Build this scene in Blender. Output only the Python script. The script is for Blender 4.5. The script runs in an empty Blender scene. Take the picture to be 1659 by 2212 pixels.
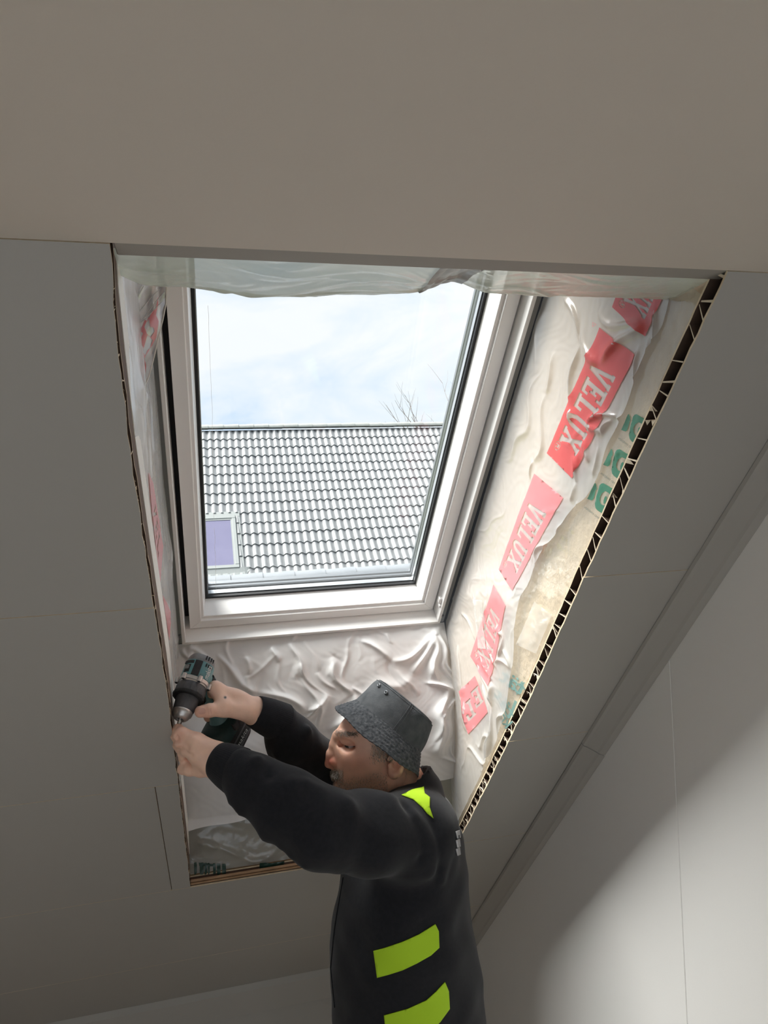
import bpy, bmesh, math, random
import numpy as np
from mathutils import Vector, Matrix
from mathutils.geometry import delaunay_2d_cdt
from mathutils.bvhtree import BVHTree

random.seed(7)
RNG = np.random.default_rng(11)
SC = bpy.context.scene
COL = SC.collection

# ------------------------------------------------------------------ camera
W_IMG, H_IMG = 1659, 2212
FPX = 1560.6
YAW, PITCH, ROLL, TH = 0.24376, 0.00744, -0.045585, 0.80098
CAM_Z = 2.10                                   # floor is z = 0
def cam_axes():
    cy, sy, cp, sp = math.cos(YAW), math.sin(YAW), math.cos(PITCH), math.sin(PITCH)
    f = np.array([sy*cp, cy*cp, sp]); r = np.array([cy, -sy, 0.]); u = np.cross(r, f)
    cr, sr = math.cos(ROLL), math.sin(ROLL)
    return cr*r + sr*u, -sr*r + cr*u, f
CR, CU, CF = cam_axes()
O = np.array([0., 0., CAM_Z])
cd = bpy.data.cameras.new('camera'); cam = bpy.data.objects.new('camera', cd); COL.objects.link(cam)
cd.sensor_fit = 'HORIZONTAL'; cd.sensor_width = 36.0; cd.lens = 36.0*FPX/W_IMG
cd.clip_start = 0.05; cd.clip_end = 300
mw = Matrix.Identity(4)
for i in range(3):
    mw[i][0], mw[i][1], mw[i][2], mw[i][3] = CR[i], CU[i], -CF[i], O[i]
cam.matrix_world = mw
SC.camera = cam

# ------------------------------------------------------------------ view, sky, sun
SC.view_settings.view_transform = 'Standard'
SC.view_settings.look = 'None'
SC.view_settings.gamma = 1.0
SC.view_settings.use_curve_mapping = False
SC.view_settings.exposure = 0.25
SC.cycles.use_denoising = True
SC.cycles.max_bounces = 14
SC.cycles.diffuse_bounces = 8
SC.cycles.transparent_max_bounces = 24
SC.cycles.sample_clamp_indirect = 8.0
SC.cycles.caustics_reflective = False
SC.cycles.caustics_refractive = False

SKY_STRENGTH = 1.22
wd = bpy.data.worlds.new('sky'); SC.world = wd; wd.use_nodes = True
nt = wd.node_tree; nt.nodes.clear()
N = nt.nodes.new; L = nt.links.new
tc = N('ShaderNodeTexCoord'); mp = N('ShaderNodeMapping'); mp.inputs['Scale'].default_value = (1.0, 1.0, 2.6)
mp.inputs['Location'].default_value = (3.1, 0.2, 1.4)
n1 = N('ShaderNodeTexNoise'); n1.inputs['Scale'].default_value = 3.2; n1.inputs['Detail'].default_value = 7; n1.inputs['Roughness'].default_value = 0.55; n1.inputs['Distortion'].default_value = 0.6
cr = N('ShaderNodeValToRGB')
e = cr.color_ramp.elements
e[0].position = 0.36; e[0].color = (0.40, 0.56, 0.76, 1)
e[1].position = 0.60; e[1].color = (0.74, 0.76, 0.79, 1)
m = e.new(0.46); m.color = (0.60, 0.68, 0.78, 1)
bg = N('ShaderNodeBackground'); bg.inputs['Strength'].default_value = SKY_STRENGTH
wo = N('ShaderNodeOutputWorld')
L(tc.outputs['Generated'], mp.inputs['Vector']); L(mp.outputs['Vector'], n1.inputs['Vector'])
L(n1.outputs['Fac'], cr.inputs['Fac']); L(cr.outputs['Color'], bg.inputs['Color']); L(bg.outputs[0], wo.inputs[0])

sd = bpy.data.lights.new('sun', 'SUN'); sun = bpy.data.objects.new('sun', sd); COL.objects.link(sun)
sd.energy = 13.0; sd.angle = math.radians(42); sd.color = (1.0, 0.975, 0.94)     # high sun spread wide by thin cloud
SUN_DIR = Vector((0.48, -0.17, -0.86)).normalized()       # the way the light travels
sun.rotation_euler = SUN_DIR.to_track_quat('-Z', 'Y').to_euler()

ad = bpy.data.lights.new('fill_lamp_window_2', 'AREA'); al = bpy.data.objects.new('fill_lamp_window_2', ad); COL.objects.link(al)
ad.shape = 'RECTANGLE'; ad.size = 3.0; ad.size_y = 1.7; ad.energy = 5.0; ad.color = (1.0, 0.96, 0.91)      # fill lamp added at the unseen back window, beside the sky's own light
al.location = (-0.8, -2.26, 1.30); al.rotation_euler = (math.radians(90), 0, 0)

# ------------------------------------------------------------------ helpers: geometry of the roof plane
NV = np.array([0., math.sin(TH), math.cos(TH)])      # out of the room, square to the sloped ceiling
SV = np.array([0., math.cos(TH), -math.sin(TH)])     # down the slope
D = 0.79                                             # camera to sloped ceiling
QF = 1.28                                            # camera to the window frame's front
def QS(x, q, s): return O + np.array([x, 0., 0.]) + q*NV + s*SV
def ray(px, py):
    return (CR*(px - 829.5) - CU*(py - 1106.0))/FPX + CF
def W(px, py, zc): return O + ray(px, py)*zc         # a point at depth zc in front of the lens
def on_x(px, py, x): r = ray(px, py); return O + r*(x/r[0])
def on_plane(px, py, p0, nrm):
    r = ray(px, py); return O + r*(np.dot(p0 - O, nrm)/np.dot(r, nrm))

# ------------------------------------------------------------------ helpers: objects
def tag(o, label=None, cat=None, group=None, kind=None):
    if label: o['label'] = label
    if cat: o['category'] = cat
    if group: o['group'] = group
    if kind: o['kind'] = kind
    return o
def empty(name, loc=(0, 0, 0)):
    o = bpy.data.objects.new(name, None); COL.objects.link(o); o.location = loc; o.empty_display_size = 0.1
    return o
def link_mesh(name, me, mats=(), parent=None, smooth=False):
    for mt in (mats if isinstance(mats, (list, tuple)) else [mats]): me.materials.append(mt)
    o = bpy.data.objects.new(name, me); COL.objects.link(o)
    if smooth:
        me.polygons.foreach_set('use_smooth', [True]*len(me.polygons))
    if parent is not None:
        o.parent = parent
        o.matrix_parent_inverse = Matrix.Translation(-Vector(parent.location))
    return o
class MB:
    """collects vertices and faces, links them as one mesh"""
    def __init__(s): s.v, s.f, s.m = [], [], []
    def add(s, verts, faces, mat=0):
        b = len(s.v); s.v += [tuple(map(float, p)) for p in verts]
        s.f += [tuple(b + i for i in f) for f in faces]; s.m += [mat]*len(faces)
    def box8(s, c, mat=0):
        s.add(c, [(0, 3, 2, 1), (4, 5, 6, 7), (0, 1, 5, 4), (1, 2, 6, 5), (2, 3, 7, 6), (3, 0, 4, 7)], mat)
    def box(s, a, b, mat=0):
        (x0, y0, z0), (x1, y1, z1) = a, b
        s.box8([(x0, y0, z0), (x1, y0, z0), (x1, y1, z0), (x0, y1, z0), (x0, y0, z1), (x1, y0, z1), (x1, y1, z1), (x0, y1, z1)], mat)
    def qsbox(s, x0, x1, q0, q1, s0, s1, mat=0):
        s.box8([QS(x0, q0, s0), QS(x1, q0, s0), QS(x1, q0, s1), QS(x0, q0, s1), QS(x0, q1, s0), QS(x1, q1, s0), QS(x1, q1, s1), QS(x0, q1, s1)], mat)
    def tube(s, pts, radii, seg=10, mat=0, caps=True):
        pts = [np.array(p, float) for p in pts]
        if not hasattr(radii, '__len__'): radii = [radii]*len(pts)
        rings = []; prev = None
        for i, p in enumerate(pts):
            t = pts[min(i+1, len(pts)-1)] - pts[max(i-1, 0)]; t /= np.linalg.norm(t) + 1e-12
            if prev is None:
                a = np.array([0, 0, 1.]) if abs(t[2]) < .9 else np.array([1., 0, 0])
            else: a = prev
            u = a - t*np.dot(a, t); u /= np.linalg.norm(u); w = np.cross(t, u); prev = u
            rings.append([p + radii[i]*(math.cos(2*math.pi*k/seg)*u + math.sin(2*math.pi*k/seg)*w) for k in range(seg)])
        vs = [v for r in rings for v in r]; fs = []
        for i in range(len(pts)-1):
            for k in range(seg):
                k2 = (k+1) % seg
                fs.append((i*seg+k, i*seg+k2, (i+1)*seg+k2, (i+1)*seg+k))
        if caps:
            fs.append(tuple(range(seg))[::-1]); fs.append(tuple((len(pts)-1)*seg + k for k in range(seg)))
        s.add(vs, fs, mat)
    def build(s, name, mats, parent=None, smooth=False):
        me = bpy.data.meshes.new(name); me.from_pydata(s.v, [], s.f)
        o = link_mesh(name, me, mats, parent, smooth)
        me.polygons.foreach_set('material_index', s.m)
        bm = bmesh.new(); bm.from_mesh(me); bmesh.ops.recalc_face_normals(bm, faces=bm.faces); bm.to_mesh(me); bm.free()
        return o
def bevel(o, w=0.002, seg=1, ang=40):
    md = o.modifiers.new('bevel', 'BEVEL'); md.width = w; md.segments = seg; md.limit_method = 'ANGLE'; md.angle_limit = math.radians(ang); md.harden_normals = False
    return o
def autosmooth(o, ang=40):
    me = o.data
    me.polygons.foreach_set('use_smooth', [True]*len(me.polygons))
    me.set_sharp_from_angle(angle=math.radians(ang))
    return o

# ------------------------------------------------------------------ helpers: materials
def srgb(r, g, b):
    f = lambda c: (c/255/12.92) if c/255 <= 0.04045 else ((c/255+0.055)/1.055)**2.4
    return (f(r), f(g), f(b), 1)
def mat(name, color, rough=0.6, metal=0.0, spec=0.5, noise=None, bump=None, coat=0.0, sss=0.0):
    """noise = (scale, amount, second colour); bump = (scale, strength, distance)"""
    m = bpy.data.materials.new(name); m.use_nodes = True
    nt = m.node_tree; p = nt.nodes['Principled BSDF']
    if len(color) == 3: color = (*color, 1)
    p.inputs['Base Color'].default_value = color; p.inputs['Roughness'].default_value = rough
    p.inputs['Metallic'].default_value = metal; p.inputs['Specular IOR Level'].default_value = spec
    p.inputs['Coat Weight'].default_value = coat
    if sss:
        p.inputs['Subsurface Weight'].default_value = sss; p.inputs['Subsurface Radius'].default_value = (0.009, 0.004, 0.002); p.inputs['Subsurface Scale'].default_value = 0.6
    tcn = nt.nodes.new('ShaderNodeTexCoord')
    if noise:
        nz = nt.nodes.new('ShaderNodeTexNoise'); nz.inputs['Scale'].default_value = noise[0]; nz.inputs['Detail'].default_value = 5
        nt.links.new(tcn.outputs['Object'], nz.inputs['Vector'])
        rp = nt.nodes.new('ShaderNodeValToRGB'); rp.color_ramp.elements[0].position = 0.35; rp.color_ramp.elements[1].position = 0.65
        c2 = noise[2] if len(noise[2]) == 4 else (*noise[2], 1)
        rp.color_ramp.elements[0].color = c2; rp.color_ramp.elements[1].color = color
        mx = nt.nodes.new('ShaderNodeMix'); mx.data_type = 'RGBA'; mx.inputs[0].default_value = noise[1]
        mx.inputs[6].default_value = color
        nt.links.new(nz.outputs['Fac'], rp.inputs['Fac']); nt.links.new(rp.outputs['Color'], mx.inputs[7]); nt.links.new(mx.outputs[2], p.inputs['Base Color'])
    if bump:
        nz = nt.nodes.new('ShaderNodeTexNoise'); nz.inputs['Scale'].default_value = bump[0]; nz.inputs['Detail'].default_value = 4
        nt.links.new(tcn.outputs['Object'], nz.inputs['Vector'])
        bp = nt.nodes.new('ShaderNodeBump'); bp.inputs['Strength'].default_value = bump[1]; bp.inputs['Distance'].default_value = bump[2]
        nt.links.new(nz.outputs['Fac'], bp.inputs['Height']); nt.links.new(bp.outputs['Normal'], p.inputs['Normal'])
    return m
def rim_gloss(nt, base, rim):
    lw = nt.nodes.new('ShaderNodeLayerWeight'); lw.inputs['Blend'].default_value = 0.5
    pw = nt.nodes.new('ShaderNodeMath'); pw.operation = 'POWER'; pw.inputs[1].default_value = 4.0
    ma = nt.nodes.new('ShaderNodeMath'); ma.operation = 'MULTIPLY_ADD'; ma.inputs[1].default_value = rim; ma.inputs[2].default_value = base
    nt.links.new(lw.outputs['Facing'], pw.inputs[0]); nt.links.new(pw.outputs[0], ma.inputs[0]); return ma.outputs[0]
def film(name, color, alpha, rough=0.16, transl=0.45, bump=None, clear_spec=1.0):
    """a thin plastic film: partly clear, partly milky and letting light through, with a gloss on top"""
    m = bpy.data.materials.new(name); m.use_nodes = True; nt = m.node_tree; nt.nodes.clear()
    N = nt.nodes.new; Lk = nt.links.new
    df = N('ShaderNodeBsdfDiffuse'); df.inputs['Color'].default_value = (*color, 1)
    tl = N('ShaderNodeBsdfTranslucent'); tl.inputs['Color'].default_value = (*color, 1)
    m1 = N('ShaderNodeMixShader'); m1.inputs[0].default_value = transl
    tr = N('ShaderNodeBsdfTransparent'); tr.inputs['Color'].default_value = (0.97, 0.97, 0.96, 1)
    m2 = N('ShaderNodeMixShader'); m2.inputs[0].default_value = alpha
    gl = N('ShaderNodeBsdfGlossy'); gl.inputs['Roughness'].default_value = rough; gl.inputs['Color'].default_value = (1, 1, 1, 1)
    fr = rim_gloss(nt, .045*clear_spec, .55*clear_spec)
    m3 = N('ShaderNodeMixShader'); out = N('ShaderNodeOutputMaterial')
    Lk(df.outputs[0], m1.inputs[1]); Lk(tl.outputs[0], m1.inputs[2]); Lk(tr.outputs[0], m2.inputs[1]); Lk(m1.outputs[0], m2.inputs[2])
    Lk(fr, m3.inputs[0]); Lk(m2.outputs[0], m3.inputs[1]); Lk(gl.outputs[0], m3.inputs[2]); Lk(m3.outputs[0], out.inputs['Surface'])
    if bump:
        t = N('ShaderNodeTexCoord'); nz = N('ShaderNodeTexNoise'); nz.inputs['Scale'].default_value = bump[0]; nz.inputs['Detail'].default_value = 3; nz.inputs['Distortion'].default_value = 1.0
        bp = N('ShaderNodeBump'); bp.inputs['Strength'].default_value = bump[1]; bp.inputs['Distance'].default_value = bump[2]
        Lk(t.outputs['Object'], nz.inputs['Vector']); Lk(nz.outputs['Fac'], bp.inputs['Height'])
        for n in (df, tl, gl): Lk(bp.outputs['Normal'], n.inputs['Normal'])
    return m

M = {}
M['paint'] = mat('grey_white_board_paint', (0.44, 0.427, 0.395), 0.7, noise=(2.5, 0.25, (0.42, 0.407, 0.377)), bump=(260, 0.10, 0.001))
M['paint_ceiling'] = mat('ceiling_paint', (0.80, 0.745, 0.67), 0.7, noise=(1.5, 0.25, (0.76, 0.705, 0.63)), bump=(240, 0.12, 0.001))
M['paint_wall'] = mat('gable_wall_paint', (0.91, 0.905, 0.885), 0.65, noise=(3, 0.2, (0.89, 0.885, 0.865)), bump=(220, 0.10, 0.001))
M['board_edge'] = mat('board_edge_paper', (0.78, 0.66, 0.47), 0.85, noise=(60, 0.5, (0.6, 0.47, 0.31)))
M['web_edge'] = mat('honeycomb_paper', (0.80, 0.70, 0.54), 0.9, noise=(90, 0.4, (0.62, 0.5, 0.36)))
M['core'] = mat('honeycomb_core', (0.10, 0.062, 0.042), 0.95, noise=(45, 0.6, (0.05, 0.03, 0.022)))
M['white_frame'] = mat('white_lacquer', (0.87, 0.865, 0.85), 0.30, spec=0.5)
M['black_rubber'] = mat('black_rubber', (0.012, 0.013, 0.015), 0.5)
M['grey_metal'] = mat('grey_metal', (0.22, 0.235, 0.25), 0.4, metal=0.6)
M['light_metal'] = mat('light_metal', (0.52, 0.54, 0.56), 0.35, metal=0.7)
M['apron'] = mat('grey_apron_plastic', (0.30, 0.31, 0.315), 0.5)
M['floor'] = mat('floor_boards', (0.50, 0.40, 0.30), 0.5, noise=(6, 0.5, (0.42, 0.32, 0.23)))
M['insulation'] = mat('beige_insulation', (0.60, 0.48, 0.345), 0.95, noise=(14, 0.6, (0.50, 0.375, 0.25)), bump=(60, 0.5, 0.01))
M['wood'] = mat('batten_wood', (0.36, 0.22, 0.12), 0.7, noise=(30, 0.6, (0.20, 0.12, 0.06)))
M['dark_wood'] = mat('brown_batten', (0.16, 0.10, 0.065), 0.8, noise=(30, 0.6, (0.10, 0.06, 0.04)))
M['tape_white'] = mat('white_tape', (0.86, 0.83, 0.76), 0.5)
M['tile'] = mat('grey_roof_tile', (0.225, 0.23, 0.232), 0.6, noise=(3.0, 0.6, (0.19, 0.20, 0.205)))
M['ridge'] = mat('ridge_tile', (0.25, 0.26, 0.245), 0.6, noise=(5.0, 0.6, (0.20, 0.215, 0.20)))
M['garage_ridge'] = mat('slate_ridge', (0.17, 0.185, 0.20), 0.6, noise=(6, 0.5, (0.13, 0.145, 0.16)))
M['roof_under'] = mat('roof_underlay', (0.06, 0.06, 0.065), 0.9)
M['render_wall'] = mat('house_render', (0.72, 0.70, 0.66), 0.8)
M['ground'] = mat('grass_ground', (0.20, 0.24, 0.12), 0.95, noise=(1.2, 0.6, (0.13, 0.16, 0.08)))
M['sky_frame'] = mat('grey_skylight_metal', (0.20, 0.215, 0.21), 0.5)
M['purple_glass'] = mat('tinted_skylight_glass', (0.155, 0.15, 0.225), 0.2, spec=0.3, noise=(1.3, 0.5, (0.115, 0.11, 0.18)))
M['bark'] = mat('bare_bark', (0.28, 0.23, 0.20), 0.9)
# the pane: clear, with a faint mirror
g = bpy.data.materials.new('window_glass'); g.use_nodes = True; nt = g.node_tree; nt.nodes.clear()
tr = nt.nodes.new('ShaderNodeBsdfTransparent'); tr.inputs['Color'].default_value = (0.965, 0.975, 0.97, 1)
gl = nt.nodes.new('ShaderNodeBsdfGlossy'); gl.inputs['Roughness'].default_value = 0.02
fr = rim_gloss(nt, .03, .5)
mx = nt.nodes.new('ShaderNodeMixShader'); ou = nt.nodes.new('ShaderNodeOutputMaterial')
nt.links.new(fr, mx.inputs[0]); nt.links.new(tr.outputs[0], mx.inputs[1]); nt.links.new(gl.outputs[0], mx.inputs[2]); nt.links.new(mx.outputs[0], ou.inputs[0])
M['glass'] = g

# ================================================================== THE ROOM
X_L, X_R = -2.55, 0.955           # side walls
Y_B = -2.30                       # back wall
Z_C = CAM_Z + 0.303               # flat ceiling
S_TOP, S_EAVE = 0.435*D, 4.015*D  # sloped ceiling from the flat ceiling to the eave wall
X_SLOPE_R = 0.912                 # sloped boards end here against the corner trim
T_SKIN, T_BOARD = 0.0035, 0.030
S_OB = 2.690*D                    # lower edge of the opening
Y_TOP = QS(0, D, S_TOP)[1]
PE = QS(0, D, S_EAVE)             # the line where slope and eave wall meet

def cut_left(s):   # the hand-sawn left edge of the opening
    return float(np.interp(s/D, [0.40, 0.448, 0.555, 0.8143, 1.16, 1.514, 2.703], np.array([-.1065, -.107, -.1135, -.1150, -.109, -.1015, -.1005])*D))
def cut_right(s):
    return float(np.interp(s/D, [0.40, 0.6, 0.85, 1.2, 1.695, 2.2, 2.7], np.array([.862, .863, .8635, .868, .880, .878, .872])*D))

# --- floor, walls
b = MB(); b.box((X_L-.1, Y_B-.1, -.08), (X_R+.1, PE[1]+.2, 0.0)); tag(b.build('floor', M['floor']), kind='structure')
b = MB(); b.box((X_L, PE[1], 0), (X_R, PE[1]+.08, PE[2])); tag(b.build('wall_eave', M['paint']), kind='structure')
# back wall with the room's other window (behind the photographer)
BWX0, BWX1, BWZ0, BWZ1 = -2.4, 0.8, 0.35, 2.25
b = MB()
b.box((X_L, Y_B-.12, 0), (X_R, Y_B, BWZ0)); b.box((X_L, Y_B-.12, BWZ1), (X_R, Y_B, Z_C))
b.box((X_L, Y_B-.12, BWZ0), (BWX0, Y_B, BWZ1)); b.box((BWX1, Y_B-.12, BWZ0), (X_R, Y_B, BWZ1))
tag(b.build('wall_back', M['paint_wall']), kind='structure')
w2 = tag(empty('window_2', ((BWX0+BWX1)/2, Y_B, BWZ0)), kind='structure')
b = MB(); t = .06
b.box((BWX0, Y_B-.09, BWZ0), (BWX1, Y_B-.03, BWZ0+t)); b.box((BWX0, Y_B-.09, BWZ1-t), (BWX1, Y_B-.03, BWZ1))
b.box((BWX0, Y_B-.09, BWZ0+t), (BWX0+t, Y_B-.03, BWZ1-t)); b.box((BWX1-t, Y_B-.09, BWZ0+t), (BWX1, Y_B-.03, BWZ1-t))
xm = (BWX0+BWX1)/2; b.box((xm-.03, Y_B-.09, BWZ0+t), (xm+.03, Y_B-.03, BWZ1-t))
b.build('frame', M['white_frame'], w2)
b = MB(); b.add([(BWX0+t, Y_B-.06, BWZ0+t), (BWX1-t, Y_B-.06, BWZ0+t), (BWX1-t, Y_B-.06, BWZ1-t), (BWX0+t, Y_B-.06, BWZ1-t)], [(0, 1, 2, 3)]); b.build('pane', M['glass'], w2)

# --- flat ceiling: one board, its edge running a hand's breadth into the opening
b = MB(); b.box((X_L, Y_B, Z_C), (X_R, Y_TOP-.0012, Z_C+.028)); 
ce = tag(b.build('ceiling', M['paint_ceiling']), kind='structure')
b = MB(); b.box((-.0815, Y_TOP, Z_C+.0012), (.6985, Y_TOP+.038, Z_C+.014)); tag(bevel(b.build('trim_3', M['paint']), .0012), kind='structure')  # lip of the ceiling board; its shade is put in by the darker paint
# --- right gable wall: two boards with an upright joint
wr = tag(empty('wall_right', (X_R, 0, 0)), kind='structure')
YJ = on_x(1472, 1950, X_R)[1]
def gable_panel(x0, x1, y0, y1):     # a wall board cut to the slope at its top
    zt = lambda y: min(Z_C+.03, CAM_Z+(D+.033-y*NV[1])/NV[2])
    yk = (D+.033-(Z_C+.03-CAM_Z)*NV[2])/NV[1]
    ys = [y0]+([yk] if y0 < yk < y1 else [])+[y1]
    pr = [(y0, 0.)]+[(y1, 0.)]+[(y, zt(y)) for y in ys[::-1]]
    n = len(pr); b = MB(); b.add([(x0, y, z) for y, z in pr]+[(x1, y, z) for y, z in pr], [tuple(range(n)), tuple(range(2*n-1, n-1, -1))]+[(k, (k+1) % n, n+(k+1) % n, n+k) for k in range(n)])
    return b
for y0, y1 in ((Y_B, YJ-.0007), (YJ+.0007, PE[1]+.08)):
    bevel(gable_panel(X_R, X_R+.03, y0, y1).build('panel', M['paint_wall'], wr), .0012)

tag(gable_panel(X_L-.08, X_L, Y_B-.1, PE[1]+.08).build('wall_left', M['paint_wall']), kind='structure')
# --- sloped ceiling of hollow boards round the opening
wf = tag(empty('wall_front', tuple(QS(0, D, S_TOP))), kind='structure')
S_J = [S_TOP, 1.197*D, 1.954*D, S_OB+.006, 3.46*D, S_EAVE]
def jag(s, amp): return amp*(math.sin(s*310)+math.sin(s*173+1.3)+math.sin(s*71+.5))/3 + random.uniform(-amp, amp)*.5
def panel(x0, x1, s0, s1, cutl=None, cutr=None, cutb=False):
    """one board: two skins with a hollow core; cut edges (functions of s) are left open and ragged"""
    g = 0.0009
    s0 += g; s1 -= g
    b = MB()
    n = 26 if (cutl or cutr) else 1
    ss = [s0 + (s1-s0)*i/n for i in range(n+1)]
    for (q0, q1, face, amp) in ((D, D+T_SKIN, 0, .0012), (D+T_BOARD-T_SKIN, D+T_BOARD, 1, .0008)):
        xl = [(cutl(s)+jag(s, amp)) if cutl else x0+g for s in ss]; xr = [(cutr(s)+jag(s, amp)) if cutr else x1-g for s in ss]
        vs, fs, ms = [], [], []
        for i, s in enumerate(ss):
            vs += [QS(xl[i], q0, s), QS(xr[i], q0, s), QS(xr[i], q1, s), QS(xl[i], q1, s)]
        for i in range(n):
            a, c = 4*i, 4*i+4
            b_ = len(b.v)
            fs += [(a, a+1, c+1, c), (a+2, a+3, c+3, c+2), (a+1, a+2, c+2, c+1), (a+3, a, c, c+3)]; ms += [2 if face else 0, 1 if face else 2, 1, 1]
        fs += [(0, 3, 2, 1), (4*n, 4*n+1, 4*n+2, 4*n+3)]; ms += [1, 1]
        base = len(b.v); b.v += [tuple(map(float, p)) for p in vs]; b.f += [tuple(base+k for k in f) for f in fs]; b.m += ms
    # core, set back behind open edges
    rl = 0.055 if cutl else 0.0; rr = 0.055 if cutr else 0.0; rb = 0.0
    xl0 = (cutl((s0+s1)/2)+rl) if False else (x0 if not cutl else None)
    n2 = 8
    for i in range(n2):
        a0, a1 = s0+(s1-s0)*i/n2, s0+(s1-s0)*(i+1)/n2
        L0 = min(cutl(a0), cutl(a1))+rl if cutl else x0+g
        R0 = max(cutr(a0), cutr(a1))-rr if cutr else x1-g
        if cutl: L0 = max(cutl(a0), cutl(a1))+rl
        if cutr: R0 = min(cutr(a0), cutr(a1))-rr
        if R0 > L0: b.qsbox(L0, R0, D+T_SKIN, D+T_BOARD-T_SKIN, a0, a1, 2)
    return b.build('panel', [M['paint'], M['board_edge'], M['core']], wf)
def honeycomb(parent, cut, sgn, s0, s1):
    """the torn paper webs that show in the sawn edge; sgn = +1: board lies to +x of the cut"""
    b = MB(); s = s0+.010; q0, q1 = D+T_SKIN, D+T_BOARD-T_SKIN
    while s < s1-.016:
        c0 = cut(s); lean = random.choice((-1, 1))*random.uniform(.004, .016)
        crushed = random.random() < (.10 if s < 1.45 else .6)
        dep = .05; x0 = c0+sgn*random.uniform(.0, .003); xi = c0+sgn*dep
        a0, a1 = s, s+lean
        # web going in (brown), with a pale torn lip at its rim
        b.add([QS(x0, q0, a0), QS(x0, q1, a1), QS(xi, q1, a1), QS(xi, q0, a0)], [(0, 1, 2, 3)], 1)
        w = random.uniform(.0011, .0022)
        b.add([QS(x0-sgn*.0005, q0, a0-w), QS(x0-sgn*.0005, q0, a0+w), QS(x0-sgn*.0005, q1, a1+w*.6), QS(x0-sgn*.0005, q1, a1-w*.6)], [(0, 1, 2, 3)], 0)
        # a torn flap of paper in one corner of the cell
        side = random.random() < .6
        if random.random() < .55 and s < 1.45: s += random.uniform(.026, .046); continue
        qa, qb = (q1, q1-random.uniform(.008, .018)) if side else (q0, q0+random.uniform(.006, .014))
        aa = a1 if side else a0
        ln = random.uniform(.004, .011)
        b.add([QS(x0, qa, aa-ln*.2), QS(x0, qa, aa+ln), QS(x0+sgn*.004, qb, aa+ln*.1)], [(0, 1, 2)], 0)
        if crushed:
            b.add([QS(x0, q0, a0), QS(x0+sgn*.002, (q0+q1)/2+random.uniform(-.004, .004), a0+.010), QS(x0, q1, a0+.018), QS(x0+sgn*.003, q1-.006, a0+.024), QS(x0+sgn*.002, q0+.004, a0+.016)], [(0, 1, 2), (1, 2, 3), (0, 1, 4)], 0)
        s += random.uniform(.026, .046)
    # fibres standing off the saw cut
    for k in range(int((s1-s0)/.02)):
        sx = random.uniform(s0, s1); c0 = cut(sx); ln = random.uniform(.001, .0045); q = D-.0002
        b.add([QS(c0-sgn*.0005, q, sx), QS(c0-sgn*.0005, q, sx+.0016), QS(c0-sgn*.0008-sgn*random.uniform(-.002, .002), q-ln*.5, sx+random.uniform(-.002, .004))], [(0, 1, 2)], 2)
    return tag(b.build('honeycomb', [M['web_edge'], M['core'], M['board_edge']], parent), kind='stuff')
# the extra upright joint in the third course, left of the opening
XJ3 = -.128
for i in range(3):
    s0, s1 = S_J[i], S_J[i+1]
    if i == 2:
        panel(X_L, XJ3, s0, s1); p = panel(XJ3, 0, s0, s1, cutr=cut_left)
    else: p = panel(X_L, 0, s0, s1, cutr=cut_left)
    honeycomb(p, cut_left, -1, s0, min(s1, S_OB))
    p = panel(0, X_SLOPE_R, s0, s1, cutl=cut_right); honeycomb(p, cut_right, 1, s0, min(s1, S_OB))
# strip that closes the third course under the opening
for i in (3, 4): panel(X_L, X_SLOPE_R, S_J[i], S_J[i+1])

# --- corner trim between slope and gable wall, in two lengths
t1 = tag(empty('trim_1', tuple(QS(X_SLOPE_R, D, S_TOP))), kind='structure')
def cove(s0, s1, off=0.0):
    prof = [(X_SLOPE_R-.004, D-.001), (X_SLOPE_R-.002, D-.008), (X_SLOPE_R+.004, D-.012), (X_SLOPE_R+.026, D-.031), (X_SLOPE_R+.030, D-.036), (X_SLOPE_R+.040, D-.041), (X_R-.0005, D-.043), (X_R-.0005, D-.001)]
    prof = [(x, q-off) for x, q in prof]
    b = MB(); n = len(prof)
    b.add([QS(x, q, s0) for x, q in prof]+[QS(x, q, s1) for x, q in prof], [tuple(range(n)), tuple(range(2*n-1, n-1, -1))]+[(k, (k+1) % n, n+(k+1) % n, n+k) for k in range(n)])
    return b.build('moulding', M['paint'], t1)
cove(S_TOP+.01, 2.02*D); cove(2.023*D, S_EAVE-.03, .0015)
# --- band where slope and eave wall meet
b = MB(); b.box8([QS(X_L, D-.0005, S_EAVE-.035), QS(X_R, D-.0005, S_EAVE-.035), QS(X_R, D-.022, S_EAVE-.03), QS(X_L, D-.022, S_EAVE-.03),
                  QS(X_L, D, S_EAVE), QS(X_R, D, S_EAVE), (X_R, PE[1]-.02, PE[2]-.09), (X_L, PE[1]-.02, PE[2]-.09)])
bo = b.build('trim_2', M['paint']); tag(bo, kind='structure')

# ================================================================== THE ROOF WINDOW
win = tag(empty('window_1', tuple(QS(.304, QF, 1.70))), kind='structure')
def ring(rect, prof, name, mt, parent, bev=None, sides='LRTB'):
    """a mitred frame: prof = (inset, q) points round the section; one member per side"""
    xl, xr, st, sb = rect; n = len(prof); out = []
    def P(o, q, c):
        x = xl+o if c in ('tl', 'bl') else xr-o; s = st+o if c in ('tl', 'tr') else sb-o
        return QS(x, q, s)
    for sd, (a, c) in dict(L=('tl', 'bl'), B=('bl', 'br'), R=('br', 'tr'), T=('tr', 'tl')).items():
        if sd not in sides: continue
        b = MB(); b.add([P(o, q, a) for o, q in prof]+[P(o, q, c) for o, q in prof], [tuple(range(n)), tuple(range(2*n-1, n-1, -1))]+[(k, (k+1) % n, n+(k+1) % n, n+k) for k in range(n)])
        ob = b.build(name, mt, parent); out.append(ob)
        if bev: bevel(ob, bev, 2, 30)
    return out
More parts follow.
